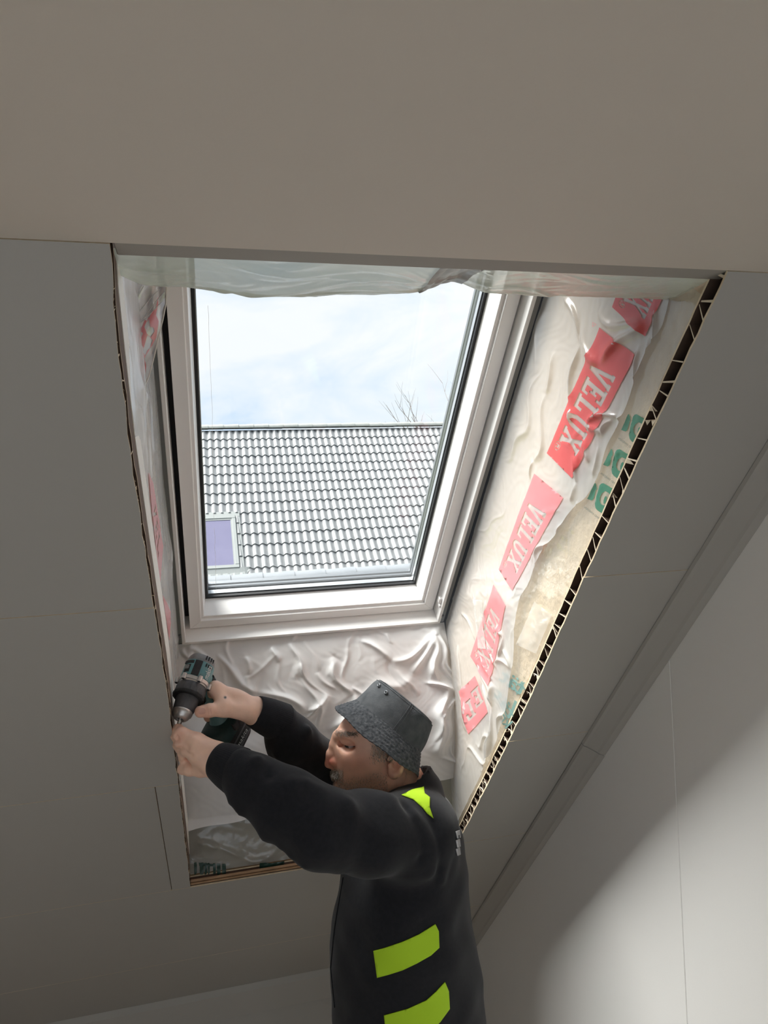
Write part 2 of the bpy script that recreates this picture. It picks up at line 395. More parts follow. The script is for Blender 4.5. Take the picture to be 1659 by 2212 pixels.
FR = (-.0753, .683, .33, 1.702)
fr_parts = ring(FR, [(0, QF), (.0095, QF), (.0095, 1.44), (0, 1.44)], 'frame_rail', M['white_frame'], win, .0015)
SR = (-.0529, .669, .345, 1.6895)
ring((-.0965, .7045, .309, 1.7235), [(0, 1.302), (.0225, 1.302), (.0225, 1.308), (0, 1.308)], 'frame_apron', M['apron'], win)
ring(SR, [(0, 1.325), (.031, 1.325), (.031, 1.3345), (.0395, 1.3345), (.0455, 1.395), (.0455, 1.402), (0, 1.42)], 'sash_rail', M['white_frame'], win, .0016)
ring(FR, [(.009, 1.375), (.0235, 1.375), (.0235, 1.385), (.009, 1.385)], 'seal', M['black_rubber'], win)
ring(SR, [(.0445, 1.3935), (.0525, 1.3935), (.0525, 1.4005), (.0445, 1.4005)], 'glazing_gasket', M['black_rubber'], win)
ring(SR, [(.047, 1.4045), (.0545, 1.4045), (.0545, 1.418), (.047, 1.418)], 'spacer_bar', M['light_metal'], win)
ring(SR, [(.030, 1.424), (.0535, 1.424), (.0555, 1.428), (.053, 1.436), (.0555, 1.440), (.054, 1.452), (.030, 1.456)], 'cladding_rail', M['grey_metal'], win)
ring((-.10, .71, .30, 1.75), [(0, 1.452), (.085, 1.452), (.085, 1.458), (0, 1.458)], 'flashing', M['grey_metal'], win)
for q in (1.402, 1.421):
    b = MB(); o = .046
    b.add([QS(SR[0]+o, q, SR[2]+o), QS(SR[1]-o, q, SR[2]+o), QS(SR[1]-o, q, SR[3]-o), QS(SR[0]+o, q, SR[3]-o)], [(0, 1, 2, 3)]); b.build('pane', M['glass'], win)
# hairline dribbles left on the pane, and corner screws of the frame
b = MB()
for (pa, pb) in (((449, 660), (459, 905)), ((459, 905), (462, 1120)), ((463, 1140), (467, 1288)), ((716, 925), (714, 970))):
    k = 10; pts = []
    for i in range(k+1):
        u = i/k; px, py = pa[0]+(pb[0]-pa[0])*u + random.uniform(-.7, .7), pa[1]+(pb[1]-pa[1])*u
        pts.append(on_plane(px, py, QS(0, 1.4008, 0), NV))
    b.tube(pts, .00028, 5)
b.build('dribble', M['tape_white'], win)
b = MB()
for x, s in ((FR[1]-.0045+.006, 1.665), (FR[0]-.004, 1.66)):
    b.tube([QS(x, QF+.004, s), QS(x, QF-.004, s)], .0035, 10)
b.build('corner_screw', M['grey_metal'], win)
# small white catch on the frame's right cheek
b = MB(); b.qsbox(.6655, .6745, 1.292, 1.306, 1.60, 1.622); b.qsbox(.668, .6745, 1.286, 1.300, 1.622, 1.634); bevel(b.build('catch', M['white_frame'], win), .0015)

# ================================================================== ROOF BUILD-UP ROUND THE REVEAL (behind the plastic)
X_RL, X_RR = -.0985, .712      # backing planes left, right
def slab(name, pts, off, mt, **k):
    a = [np.array(p, float) for p in pts]; b = MB(); b.box8(a + [p+np.array(off) for p in a]); o = b.build(name, mt); tag(o, **k); return o
slab('insulation_batt', [QS(.7035, D+T_BOARD+.004, .34), QS(.7145, 1.275, .34), QS(.7145, 1.275, 1.72), QS(.7035, D+T_BOARD+.004, S_OB)], (.12, 0, 0), M['insulation'], label='beige insulation behind the clear plastic on the reveal side with red print bands', cat='insulation')
slab('insulation_batt', [QS(-.100, D+T_BOARD+.004, .34), QS(-.100, 1.275, .34), QS(-.100, 1.275, 1.72), QS(-.100, D+T_BOARD+.004, S_OB)], (-.12, 0, 0), M['insulation'], label='beige insulation behind the narrow plastic strip beside the drill', cat='insulation')
slab('insulation_batt', [QS(-.10, D+T_BOARD+.004, S_OB+.055), QS(.71, D+T_BOARD+.004, S_OB+.055), QS(.71, 1.275, 1.76), QS(-.10, 1.275, 1.76)], tuple(SV*.12), M['insulation'], label='beige insulation behind the crumpled plastic under the window', cat='insulation')
slab('insulation_batt', [QS(-.10, D+.06, .30), QS(.71, D+.06, .30), QS(.71, 1.275, .315), QS(-.10, 1.275, .315)], tuple(-SV*.10), M['insulation'], label='beige insulation above the plastic over the window', cat='insulation')
# outer roof deck: keeps daylight out of the roof space
rf = MB()
rf.qsbox(-3.2, -.0753-.004, 1.36, 1.40, -1.3, 3.9); rf.qsbox(.683+.004, 1.6, 1.36, 1.40, -1.3, 3.9)
rf.qsbox(-.0793, .687, 1.36, 1.40, -1.3, .325); rf.qsbox(-.0793, .687, 1.36, 1.40, 1.707, 3.9)
tag(rf.build('roof', M['roof_under']), kind='structure')

# batten and tape on the left cheek, battens under the opening
b = MB(); n = 24; ss = [S_TOP+.012+(S_OB-S_TOP-.014)*i/n for i in range(n+1)]
for i in range(n):
    c = [max(cut_left(s)-.0005, -.0990) for s in (ss[i], ss[i+1])]
    b.box8([QS(-.145, D+T_BOARD, ss[i]), QS(c[0], D+T_BOARD, ss[i]), QS(c[1], D+T_BOARD, ss[i+1]), QS(-.145, D+T_BOARD, ss[i+1]), QS(-.145, .862, ss[i]), QS(c[0], .862, ss[i]), QS(c[1], .862, ss[i+1]), QS(-.145, .862, ss[i+1])])
tag(b.build('batten', M['dark_wood']), label='dark brown batten edging the sawn board beside the drill', cat='batten')
b = MB()
for i in range(n):
    c = [cut_left(s)+.0005 for s in (ss[i], ss[i+1])]
    b.box8([QS(c[0]-.006, .862, ss[i]), QS(c[0], .862, ss[i]), QS(c[1], .862, ss[i+1]), QS(c[1]-.006, .862, ss[i+1]), QS(c[0]-.006, .925, ss[i]), QS(c[0], .925, ss[i]), QS(c[1], .925, ss[i+1]), QS(c[1]-.006, .925, ss[i+1])])
tag(b.build('edge_strip', M['tape_white']), label='long pale strip along the brown batten beside the drill', cat='strip')
b = MB(); b.qsbox(-.0795, .690, D+.004, D+.0085, S_OB-.003, S_OB+.005); b.qsbox(-.0795, .690, D+.0092, D+.0165, S_OB-.006, S_OB+.005)
o = b.build('batten', M['wood']); tag(o, label='brown wooden batten along the lower edge of the opening', cat='batten'); bevel(o, .002)
# ================================================================== OUTSIDE
# --- the neighbour's house: a roof of waved tiles
TN = math.radians(44.0)
YR = 19.2
ra, rb_ = ray(430, 929), ray(975, 921)
ZR = float(O[2] + (ra[2]/ra[1] + rb_[2]/rb_[1])/2*YR)
dN = np.array([0, -math.cos(TN), -math.sin(TN)]); nN = np.array([0, -math.sin(TN), math.cos(TN)])
R0 = np.array([0, YR, ZR])
XN0 = O[0] + ray(425, 925)[0]/ray(425, 925)[1]*YR - .9
XN1 = O[0] + ray(985, 915)[0]/ray(985, 915)[1]*YR + 3.0
TW, TL = 0.330, 0.345
house = tag(empty('neighbour_house', (0.5*(XN0+XN1), YR, 0)), 'pale grey waved tile roof of the house across, seen through the roof window', 'house')
def RN(x, d, h): return R0 + np.array([x, 0, 0]) + d*dN + h*nN       # point on the roof: across, down, above
def tile_mesh():
    k = 12; v, f = [], []
    for d, lift in ((-.012, .002), (TL+.014, .030)):
        for i in range(k+1):
            u = i/k; ph = (u*2) % 1.0
            w = .5-.5*math.cos(2*math.pi*(ph**.72 if ph > 0 else 0)); 
            v.append((u*TW, d, lift+.052*w))
    for i in range(k+1):
        x, d, h = v[k+1+i]; v.append((x, d-.004, h-.030))
    for i in range(k):
        f += [(i, i+1, k+2+i, k+1+i), (k+1+i, k+2+i, 2*k+3+i, 2*k+2+i)]
    return v, f
tv, tf = tile_mesh()
tme = bpy.data.meshes.new('roof_tile')
tme.from_pydata([tuple(np.array([x, 0, 0])+d*dN+h*nN) for x, d, h in tv], [], tf); tme.materials.append(M['tile']); tme.polygons.foreach_set('use_smooth', [True]*len(tf))
tme.set_sharp_from_angle(angle=math.radians(50))
bm = bmesh.new(); bm.from_mesh(tme); bmesh.ops.recalc_face_normals(bm, faces=bm.faces)
if sum((f.normal.dot(Vector(nN)) for f in bm.faces)) < 0: bmesh.ops.reverse_faces(bm, faces=bm.faces)
bm.to_mesh(tme); bm.free()
NROW = 20; NCOL = int((XN1-XN0)/TW)+1
# skylight of the house
def house_pt(px, py): p = on_plane(px, py, R0, nN); return float(p[0]), float(np.dot(p-R0, dN))
kx1, kd0 = house_pt(508, 1119); _, kd1 = house_pt(516, 1232); kx0 = kx1-.80
spots = []
for r in range(NROW):
    for c in range(NCOL):
        x, d = XN0+c*TW, .115+r*TL
        if x+TW > kx0-.02 and x < kx1-.03 and d+TL > kd0-.05 and d < kd1+.12: continue
        spots.append((x, d))
def in_view(x, d):
    p = RN(x+TW/2, d+TL/2, 0)-O; z = np.dot(p, CF); px = 829.5+np.dot(p, CR)/z*FPX; py = 1106-np.dot(p, CU)/z*FPX
    gl_r = 1050-(py-635)*.257
    return 425 < px < gl_r and py < 1262
vis = [t for t in spots if in_view(*t)]; vis.sort(key=lambda t: -t[1])
own = set(vis[:300]); rest = MB()
for x, d in spots:
    off = np.array([x, 0, 0])+R0+d*dN+nN*random.uniform(-.002, .002)
    if (x, d) in own:
        o = bpy.data.objects.new('roof_tile', tme); COL.objects.link(o); o.parent = house
        o.matrix_parent_inverse = Matrix.Translation(-Vector(house.location)); o.location = off; o.rotation_euler = (0, random.uniform(-.006, .006), random.uniform(-.006, .006))
    else:
        rest.add([off+np.array([a, 0, 0])+b_*dN+h*nN for a, b_, h in tv], tf)
o = rest.build('roof_tiles', M['tile'], house, True); o['kind'] = 'stuff'; o.data.set_sharp_from_angle(angle=math.radians(50))
# ridge tiles
def ridge_tile_mesh(name, r, ln, m, base_drop=.05):
    b = MB(); seg = 8
    for (x0, x1, ra_, rb2) in ((0, ln+.03, r, r*1.14),):
        vs = []
        for x, rr in ((x0, ra_), (x1, rb2)):
            for t in (0, .012):
                for i in range(seg+1):
                    a = math.pi*i/seg; vs.append((x, -(rr-t)*math.cos(a)*1.1, (rr-t)*math.sin(a)*.80-base_drop))
        n = seg+1; fs = []
        for i in range(seg):
            fs += [(i, i+1, 2*n+i+1, 2*n+i), (n+i+1, n+i, 3*n+i, 3*n+i+1), (2*n+i, 2*n+i+1, 3*n+i+1, 3*n+i), (i+1, i, n+i, n+i+1)]
        fs += [(0, 2*n, 3*n, n), (seg, n+seg, 3*n+seg, 2*n+seg)]
        b.add(vs, fs)
    me = bpy.data.meshes.new(name); me.from_pydata(b.v, [], b.f); me.materials.append(m)
    bm = bmesh.new(); bm.from_mesh(me); bmesh.ops.recalc_face_normals(bm, faces=bm.faces); bm.to_mesh(me); bm.free()
    me.polygons.foreach_set('use_smooth', [True]*len(me.polygons)); me.set_sharp_from_angle(angle=math.radians(40))
    return me
rme = ridge_tile_mesh('ridge_tile', .125, .385, M['ridge'])
x = XN0
while x < XN1+.3:
    o = bpy.data.objects.new('ridge_tile', rme); COL.objects.link(o); o.parent = house; o.matrix_parent_inverse = Matrix.Translation(-Vector(house.location))
    o.location = (x, YR, ZR+.075+random.uniform(-.004, .004)); x += .385
# solid under the tiles, walls
DEEP = .115+NROW*TL
b = MB(); XA, XB = XN0-.05, XN0+NCOL*TW+.05
a0, a1 = RN(XA, 0, -.03), RN(XA, DEEP, -.03); back = np.array([XA, 2*YR-a1[1], a1[2]])
prof = [a0, a1, a1-nN*.12, np.array([XA, YR, ZR-.20]), back-np.array([0, 0, .17]), back]
dx = np.array([XB-XA, 0, 0])
b.add([p for p in prof]+[p+dx for p in prof], [(0, 1, 2, 3, 4, 5), (11, 10, 9, 8, 7, 6)]+[(k, (k+1) % 6, 6+(k+1) % 6, 6+k) for k in range(6)])
b.build('roof_deck', M['roof_under'], house)
b = MB(); ye = RN(0, DEEP-.45, 0)[1]; ze = RN(0, DEEP-.45, -.2)[2]
b.box((XA+.1, ye, -3.2), (XB-.1, 2*YR-ye, ze)); 
b.add([(XA+.1, ye, ze), (XA+.1, 2*YR-ye, ze), (XA+.1, YR, ZR-.25), (XB-.1, ye, ze), (XB-.1, 2*YR-ye, ze), (XB-.1, YR, ZR-.25)], [(0, 1, 2), (3, 5, 4), (0, 2, 5, 3), (1, 4, 5, 2)])
b.build('wall', M['render_wall'], house)
b = MB(); gp = RN(0, DEEP+.03, -.05); b.tube([(XA, gp[1], gp[2]), (XB, gp[1], gp[2])], .07, 12); b.build('gutter', M['grey_metal'], house, True)
# skylight: frame, pane, flashing apron
sk = MB()
def rbox(mb, x0, x1, d0, d1, h0, h1, mat=0): mb.box8([RN(x0, d0, h0), RN(x1, d0, h0), RN(x1, d1, h0), RN(x0, d1, h0), RN(x0, d0, h1), RN(x1, d0, h1), RN(x1, d1, h1), RN(x0, d1, h1)], mat)
fw = .085
for (x0, x1, d0, d1) in ((kx0, kx1, kd0, kd0+fw*1.1), (kx0, kx1, kd1-fw*1.1, kd1), (kx0, kx0+fw, kd0+fw*1.1, kd1-fw*1.1), (kx1-fw, kx1, kd0+fw*1.1, kd1-fw*1.1)):
    rbox(sk, x0, x1, d0, d1, -.02, .10)
so = bevel(sk.build('skylight', M['sky_frame'], house), .008)
pb = MB(); rbox(pb, kx0+fw, kx1-fw, kd0+fw, kd1-fw, .02, .075); pb.build('pane', M['purple_glass'], so)
rl = MB(); rbox(rl, kx0+fw*.9, kx1-fw*.9, kd0+fw*1.1, kd0+fw*1.6, .06, .085); rbox(rl, kx1-fw*1.35, kx1-fw*.98, kd0+fw*1.1, kd1-fw*1.1, .06, .082); rl.build('glazing_bead', M['sky_frame'], so)
fl = MB(); k = 22; x0, x1 = kx0-.1, kx1+.20
vs = []
for i in range(k+1):
    xx = x0+(x1-x0)*i/k; w = .5-.5*math.cos(2*math.pi*((xx-XN0)/(TW/2)))
    edge = .24-.16*max(0, (xx-kx1)/.20)**1.5 if xx > kx1 else .24
    vs += [RN(xx, kd1-.01, .085), RN(xx, kd1+edge*.5, .062), RN(xx, kd1+edge, .045+.030*w)]
fl.add(vs, [q for i in range(k) for q in ((3*i, 3*i+3, 3*i+4, 3*i+1), (3*i+1, 3*i+4, 3*i+5, 3*i+2))]); 
rbox(fl, kx1, kx1+.10, kd0-.08, kd1+.02, .02, .055); rbox(fl, kx0-.1, kx1+.10, kd0-.16, kd0-.0, .035, .06)
fl.build('flashing', M['sky_frame'], so)

# --- garage nearer by: its ridge shows along the foot of the pane
YG = 9.0
rg = (ray(460, 1262), ray(880, 1238)); ZG = .035+float(O[2]+sum(r[2]/r[1] for r in rg)/2*YG)
gx0 = ray(430, 1262)[0]/ray(430, 1262)[1]*YG-1.2; gx1 = ray(920, 1238)[0]/ray(920, 1238)[1]*YG+1.4
garage = tag(empty('garage', ((gx0+gx1)/2, YG, 0)), 'low outbuilding whose dark slate ridge runs along the foot of the roof window', 'garage')
gme = ridge_tile_mesh('ridge_tile', .135, .385, M['garage_ridge'], .04)
x = gx0
while x < gx1-.2:
    o = bpy.data.objects.new('ridge_tile', gme); COL.objects.link(o); o.parent = garage; o.matrix_parent_inverse = Matrix.Translation(-Vector(garage.location)); o.location = (x, YG, ZG); x += .385
b = MB(); sl = 3.2
for sgn in (-1, 1):
    b.box8([(gx0, YG, ZG+.03), (gx1, YG, ZG+.03), (gx1, YG+sgn*sl, ZG+.03-sl*.55), (gx0, YG+sgn*sl, ZG+.03-sl*.55), (gx0, YG, ZG-.07), (gx1, YG, ZG-.07), (gx1, YG+sgn*sl, ZG-.07-sl*.55), (gx0, YG+sgn*sl, ZG-.07-sl*.55)])
b.build('roof_slope', M['garage_ridge'], garage)
b = MB(); zt = ZG-.09-(sl-.25)*.55; b.box((gx0+.15, YG-sl+.25, -3.2), (gx1-.15, YG+sl-.25, zt)); b.build('wall', M['render_wall'], garage)
b = MB(); b.box((-70, PE[1]+6.5-4, -3.3), (70, 80, -3.2)); tag(b.build('ground', M['ground']), kind='structure')

# --- bare tree behind the roof
tx = ray(950, 900); tp = O+tx/tx[1]*26.0
tree = tag(empty('bare_tree', (tp[0], 26.0, -3.2)), 'bare leafless tree whose twig tips show above the roof ridge', 'tree')
ZT = tp[2]
tb = MB()
tb.tube([(tp[0], 26, -3.2), (tp[0]+.1, 26, ZT-3.2), (tp[0], 26, ZT-1.6)], [.22, .15, .09], 8)
br = MB(); rr = random.Random(5)
def twig(p, dr, ln, r, lv):
    pts = [p]; q = np.array(p, float); d = np.array(dr, float)
    for i in range(4):
        d = d+np.array([rr.uniform(-.18, .18), rr.uniform(-.18, .18), rr.uniform(-.02, .16)]); d /= np.linalg.norm(d); q = q+d*ln/4; pts.append(q.copy())
    br.tube(pts, [r, r*.8, r*.6, r*.45, r*.3], 4)
    if lv:
        for k in range(3):
            i = rr.randint(1, 4); twig(pts[i], d+np.array([rr.uniform(-.9, .9), rr.uniform(-.4, .4), rr.uniform(.0, .5)]), ln*rr.uniform(.5, .75), r*.5, lv-1)
for k in range(11):
    a = rr.uniform(-1.3, 1.3); twig((tp[0], 26, ZT-1.9+rr.uniform(-.5, .3)), (math.sin(a), rr.uniform(-.3, .3), math.cos(a)), rr.uniform(1.6, 2.15), .032, 2)
tb.build('trunk', M['bark'], tree, True); o = br.build('twigs', M['bark'], tree); o['kind'] = 'stuff'
# ================================================================== PLASTIC IN THE REVEAL
class Folds:
    """creases and slack of a plastic film: height over (a, b) in metres"""
    def __init__(s, seed, base=.004, scale=7.0, fine=.0012):
        s.r = np.random.default_rng(seed); s.rid = []; s.base, s.fine = base, fine
        s.w = [(s.r.normal(size=2)*scale*(1.0+k*.55), s.r.uniform(0, 6.28), 1/(1+k*.7)) for k in range(9)]
    def ridge(s, p0, p1, width, amp):
        width = max(width, .0045); s.rid.append((np.array(p0, float), np.array(p1, float), width, amp)); return s
    def scatter(s, n, box, width=(.003, .010), amp=(.001, .006), ln=(.04, .25), ang=None, spread=.5):
        for _ in range(n):
            p = np.array([s.r.uniform(box[0], box[1]), s.r.uniform(box[2], box[3])])
            t = s.r.uniform(0, math.pi) if ang is None else ang+s.r.normal()*spread
            d = np.array([math.cos(t), math.sin(t)])*s.r.uniform(*ln)/2
            s.ridge(p-d, p+d, s.r.uniform(*width), s.r.uniform(*amp)*(1 if s.r.random() < .75 else -.6))
        return s
    def __call__(s, a, b):
        a = np.asarray(a, float); b = np.asarray(b, float); h = np.zeros_like(a)
        wa, wb = a+.02*np.sin(b*23)+.012*np.sin(b*51+1), b+.02*np.sin(a*27+2)
        for (k, ph, w) in s.w: h += s.base*w*np.sin(k[0]*wa+k[1]*wb+ph)*.6
        h += s.fine*np.sin(wa*140+3*np.sin(wb*60))*np.sin(wb*115+2*np.sin(wa*75))
        for p0, p1, w, am in s.rid:
            d = p1-p0; ll = d@d+1e-12
            t = ((wa-p0[0])*d[0]+(wb-p0[1])*d[1])/ll; tc_ = np.clip(t, 0, 1)
            dx, dy = wa-(p0[0]+tc_*d[0]), wb-(p0[1]+tc_*d[1])
            dist = np.sqrt(dx*dx+dy*dy); taper = np.clip(1-np.abs(2*tc_-1)**3, .15, 1)
            h += am*taper/(1+(dist/w)**2)
        return h
def grid_mesh(name, Pf, us, vs, mt, parent=None, thick=0.0):
    U, V = np.meshgrid(us, vs, indexing='ij'); P = Pf(U, V).reshape(-1, 3)
    nu, nv = len(us), len(vs); i = np.arange((nu-1)*(nv-1)); r, c = i//(nv-1), i % (nv-1); k = r*nv+c
    F = np.stack([k, k+1, k+nv+1, k+nv], 1)
    me = bpy.data.meshes.new(name); me.from_pydata(P.tolist(), [], F.tolist())
    return link_mesh(name, me, mt, parent, True)
def qs_arr(x, q, s):
    x, q, s = np.broadcast_arrays(x, q, s)
    return O + x[..., None]*np.array([1., 0, 0]) + q[..., None]*NV + s[..., None]*SV

# cheeks: x of the film as a function of (q, s)
class Cheek:
    def __init__(s, x_room, x_win, sgn, folds): s.a, s.b, s.sg, s.h = x_room, x_win, sgn, folds
    def base(s, q): return s.a+(q-.83)/(1.28-.83)*(s.b-s.a)
    def x(s, q, ss, off=0.0): return s.base(q)-s.sg*(np.maximum(s.h(q, ss), -.003)+off)
    def P(s, q, ss, off=0.0): return qs_arr(s.x(q, ss, off), np.asarray(q, float), np.asarray(ss, float))
    def uv(s, px, py):
        x = s.base(1.05)
        for _ in range(4):
            p = on_x(px, py, x)-O; q = p@NV; x = s.base(q)
        return float(p@NV), float(p@SV)
    def lift(s, px, py, off):
        q, ss = s.uv(px, py); return s.P(np.array(q), np.array(ss), off)
class Sill:
    """the sloping foot of the reveal, t = 0 at the window, 1 at the room"""
    A = (1.2845, 1.7035); B = (.806, S_OB-.003)
    def __init__(s, folds, off=0.0, bulge=0.0):
        s.h = folds; s.off = off; s.bulge = bulge; s.pa, s.pb = np.array(s.A), np.array(s.B); d = s.pb-s.pa; s.len = np.linalg.norm(d); s.d = d/s.len
        s.nq = np.array([-s.d[1], s.d[0]]);
        if s.nq[1] > 0: s.nq = -s.nq          # towards the opening (up the slope)
        s.P0 = QS(0, *s.A); s.N = s.nq[0]*NV+s.nq[1]*SV
    def P(s, x, t, off=0.0):
        x = np.asarray(x, float); t = np.asarray(t, float); hh = s.bulge*np.sin(np.pi*np.clip(t/.75, 0, 1))**.8+ np.maximum(s.h(x, t*s.len), -.004)+s.off+off
        q = s.pa[0]+s.d[0]*s.len*t+s.nq[0]*hh; ss = s.pa[1]+s.d[1]*s.len*t+s.nq[1]*hh
        return qs_arr(x, q, ss)
    def uv(s, px, py):
        p = on_plane(px, py, s.P0+s.N*s.off, s.N)-O; qq = np.array([p@NV, p@SV])-s.pa-s.nq*s.off; return float(p[0]), float(qq@s.d/s.len)
    def lift(s, px, py, off): x, t = s.uv(px, py); return s.P(np.array(x), np.array(t), off)

def inside(loops, x, y):
    c = False
    for lp in loops:
        n = len(lp); j = n-1
        for i in range(n):
            xi, yi = lp[i]; xj, yj = lp[j]
            if (yi > y) != (yj > y) and x < (xj-xi)*(y-yi)/(yj-yi)+xi: c = not c
            j = i
    return c
def flat_mesh(loops, step):
    """triangulates even-odd polygons with extra inner points, so that they can follow a crumpled film"""
    V, E = [], []
    for lp in loops:
        pts = []
        for i in range(len(lp)):
            p, q = np.array(lp[i], float), np.array(lp[(i+1) % len(lp)], float); k = max(1, int(np.linalg.norm(q-p)/step))
            pts += [p+(q-p)*t/k for t in range(k)]
        b = len(V); V += pts; E += [(b+i, b+(i+1) % len(pts)) for i in range(len(pts))]
    arr = np.array(V); lo, hi = arr.min(0), arr.max(0)
    for gx in np.arange(lo[0]+step*.5, hi[0], step):
        for gy in np.arange(lo[1]+step*.5, hi[1], step):
            if inside(loops, gx, gy): V.append(np.array([gx+.13*step*math.sin(gy), gy]))
    vo, _e, fo, *_ = delaunay_2d_cdt([Vector((float(p[0]), float(p[1]))) for p in V], E, [], 0, 1e-7)
    fs = []
    for f in fo:
        c = sum((vo[i] for i in f), Vector((0, 0)))/len(f)
        if inside(loops, c.x, c.y): fs.append(tuple(f))
    return [tuple(v) for v in vo], fs
def drape(name, loops, lift, mt, parent, off=.0012, step=6.0):
    v, f = flat_mesh(loops, step); used = sorted({i for t in f for i in t}); mp_ = {k: i for i, k in enumerate(used)}
    pts = [tuple(map(float, lift(v[i][0], v[i][1], off))) for i in used]
    me = bpy.data.meshes.new(name); me.from_pydata(pts, [], [tuple(mp_[i] for i in t) for t in f])
    return link_mesh(name, me, mt, parent, True)
def quad(c):      # bilinear: (0,0)=c0 start/foot, (1,0)=c1 end/foot, (1,1)=c2 end/head, (0,1)=c3 start/head
    c = [np.array(p, float) for p in c]
    return lambda u, v: tuple((c[0]*(1-u)+c[1]*u)*(1-v)+(c[3]*(1-u)+c[2]*u)*v)
GLY = {
 'V': [(0, 1), (.40, 1), (.40, .86), (.33, .86), (.50, .36), (.67, .86), (.60, .86), (.60, 1), (1, 1), (1, .86), (.93, .86), (.62, 0), (.38, 0), (.07, .86), (0, .86)],
 'E': [(0, 0), (.92, 0), (.92, .32), (.76, .32), (.76, .16), (.40, .16), (.40, .42), (.55, .42), (.55, .34), (.68, .34), (.68, .66), (.55, .66), (.55, .58), (.40, .58), (.40, .84), (.74, .84), (.74, .70), (.90, .70), (.90, 1), (0, 1), (0, .86), (.12, .86), (.12, .14), (0, .14)],
 'L': [(0, 0), (.88, 0), (.88, .36), (.70, .36), (.70, .16), (.40, .16), (.40, .86), (.54, .86), (.54, 1), (0, 1), (0, .86), (.12, .86), (.12, .14), (0, .14)],
 'U': [(0, 1), (.44, 1), (.44, .86), (.35, .86), (.35, .32), (.40, .20), (.5, .155), (.60, .20), (.65, .32), (.65, .86), (.56, .86), (.56, 1), (1, 1), (1, .86), (.90, .86), (.90, .30), (.80, .09), (.64, .0), (.5, -.02), (.36, .0), (.20, .09), (.10, .30), (.10, .86), (0, .86)],
 'X': [(0, 1), (.42, 1), (.42, .86), (.36, .86), (.50, .65), (.64, .86), (.57, .86), (.57, 1), (1, 1), (1, .86), (.90, .86), (.64, .50), (.92, .14), (1, .14), (1, 0), (.57, 0), (.57, .14), (.63, .14), (.49, .36), (.35, .14), (.42, .14), (.42, 0), (0, 0), (0, .14), (.09, .14), (.36, .50), (.09, .86), (0, .86)]}
def circ(cx, cy, rx, ry, n=18): return [(cx+rx*math.cos(2*math.pi*i/n), cy+ry*math.sin(2*math.pi*i/n)) for i in range(n)]
R_GL = [(-.4, -.55), (-.2, -.55), (-.2, -.05), (.05, -.05), (.25, -.55), (.48, -.55), (.24, -.0), (.4, .2), (.36, .45), (.15, .55), (-.4, .55)]
def banner(q4, letters='VELUX', x0=.215, x1=.865, y0=.17, y1=.83, rmark=True):
    Q = quad(q4); n = len(letters); cw = (x1-x0)/n; lps = [[(0, 0), (1, 0), (1, 1), (0, 1)]]
    for i, ch in enumerate(letters): lps.append([(x0+(i+.02+.94*gx)*cw, y0+gy*(y1-y0)) for gx, gy in GLY[ch]])
    if rmark:
        lps.append(circ(.90, .20, .034, .085)); lps.append(circ(.90, .20, .028, .070)); lps.append([(.90+a*.034, .20+b_*.085) for a, b_ in R_GL])
    return [[Q(u, v) for u, v in lp] for lp in lps]
def text_tris(txt, bold=0.0):
    cu = bpy.data.curves.new('t', 'FONT'); cu.body = txt; cu.size = 1.0; cu.resolution_u = 2; cu.offset = bold
    ob = bpy.data.objects.new('t', cu); COL.objects.link(ob); bpy.context.view_layer.update()
    me = ob.to_mesh(); v = [(p.co.x, p.co.y) for p in me.vertices]; f = [tuple(q.vertices) for q in me.polygons]; ob.to_mesh_clear()
    bpy.data.objects.remove(ob); bpy.data.curves.remove(cu)
    a = np.array(v); lo, hi = a.min(0), a.max(0); a = (a-lo)/(hi-lo)
    return a, f, (hi-lo)
def text_drape(name, txt, q4, lift, mt, parent, off=.0014):
    a, f, _ = text_tris(txt, .020 if name == 'green_lettering' else 0.0); Q = quad(q4)
    pts = [tuple(map(float, lift(*Q(u, v), off))) for u, v in a]
    me = bpy.data.meshes.new(name); me.from_pydata(pts, [], f); return link_mesh(name, me, mt, parent)

M['collar'] = film('milky_collar_film', (0.73, 0.735, 0.74), .56, rough=.20, transl=.40, bump=(9, .18, .008))
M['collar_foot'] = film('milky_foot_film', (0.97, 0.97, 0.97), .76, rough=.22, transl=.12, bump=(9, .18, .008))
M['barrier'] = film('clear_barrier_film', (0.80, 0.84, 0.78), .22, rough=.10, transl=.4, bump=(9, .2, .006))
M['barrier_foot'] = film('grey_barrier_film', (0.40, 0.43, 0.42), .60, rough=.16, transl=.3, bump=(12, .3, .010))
M['barrier_top'] = film('greenish_barrier_film', (0.80, 0.89, 0.785), .84, rough=.12, transl=.66, bump=(9, .25, .008))
M['flap'] = film('clear_flap_film', (0.90, 0.86, 0.86), .42, rough=.10, transl=.5, bump=(20, .4, .006))
def ink(name, c, tr=.35, rough=.25):
    m = film(name, c, .93, rough=rough, transl=tr, clear_spec=.7); return m
M['red_ink'] = ink('red_print', (0.74, 0.115, 0.115))
M['pink_ink'] = ink('pink_print', (0.80, 0.27, 0.29))
M['green_ink'] = ink('green_print', (0.055, 0.26, 0.17))
M['faded_green'] = ink('faded_green_print', (0.20, 0.36, 0.34))
M['dark_green'] = ink('dark_green_print', (0.015, 0.065, 0.05))
M['grey_text'] = ink('grey_print', (0.16, 0.22, 0.20))
M['silver_tape'] = mat('silver_tape', (0.20, 0.195, 0.18), 0.3, metal=0.3, bump=(30, .3, .004))
M['clear_tape'] = film('clear_tape', (0.94, 0.94, 0.92), .30, rough=.08, transl=.4)

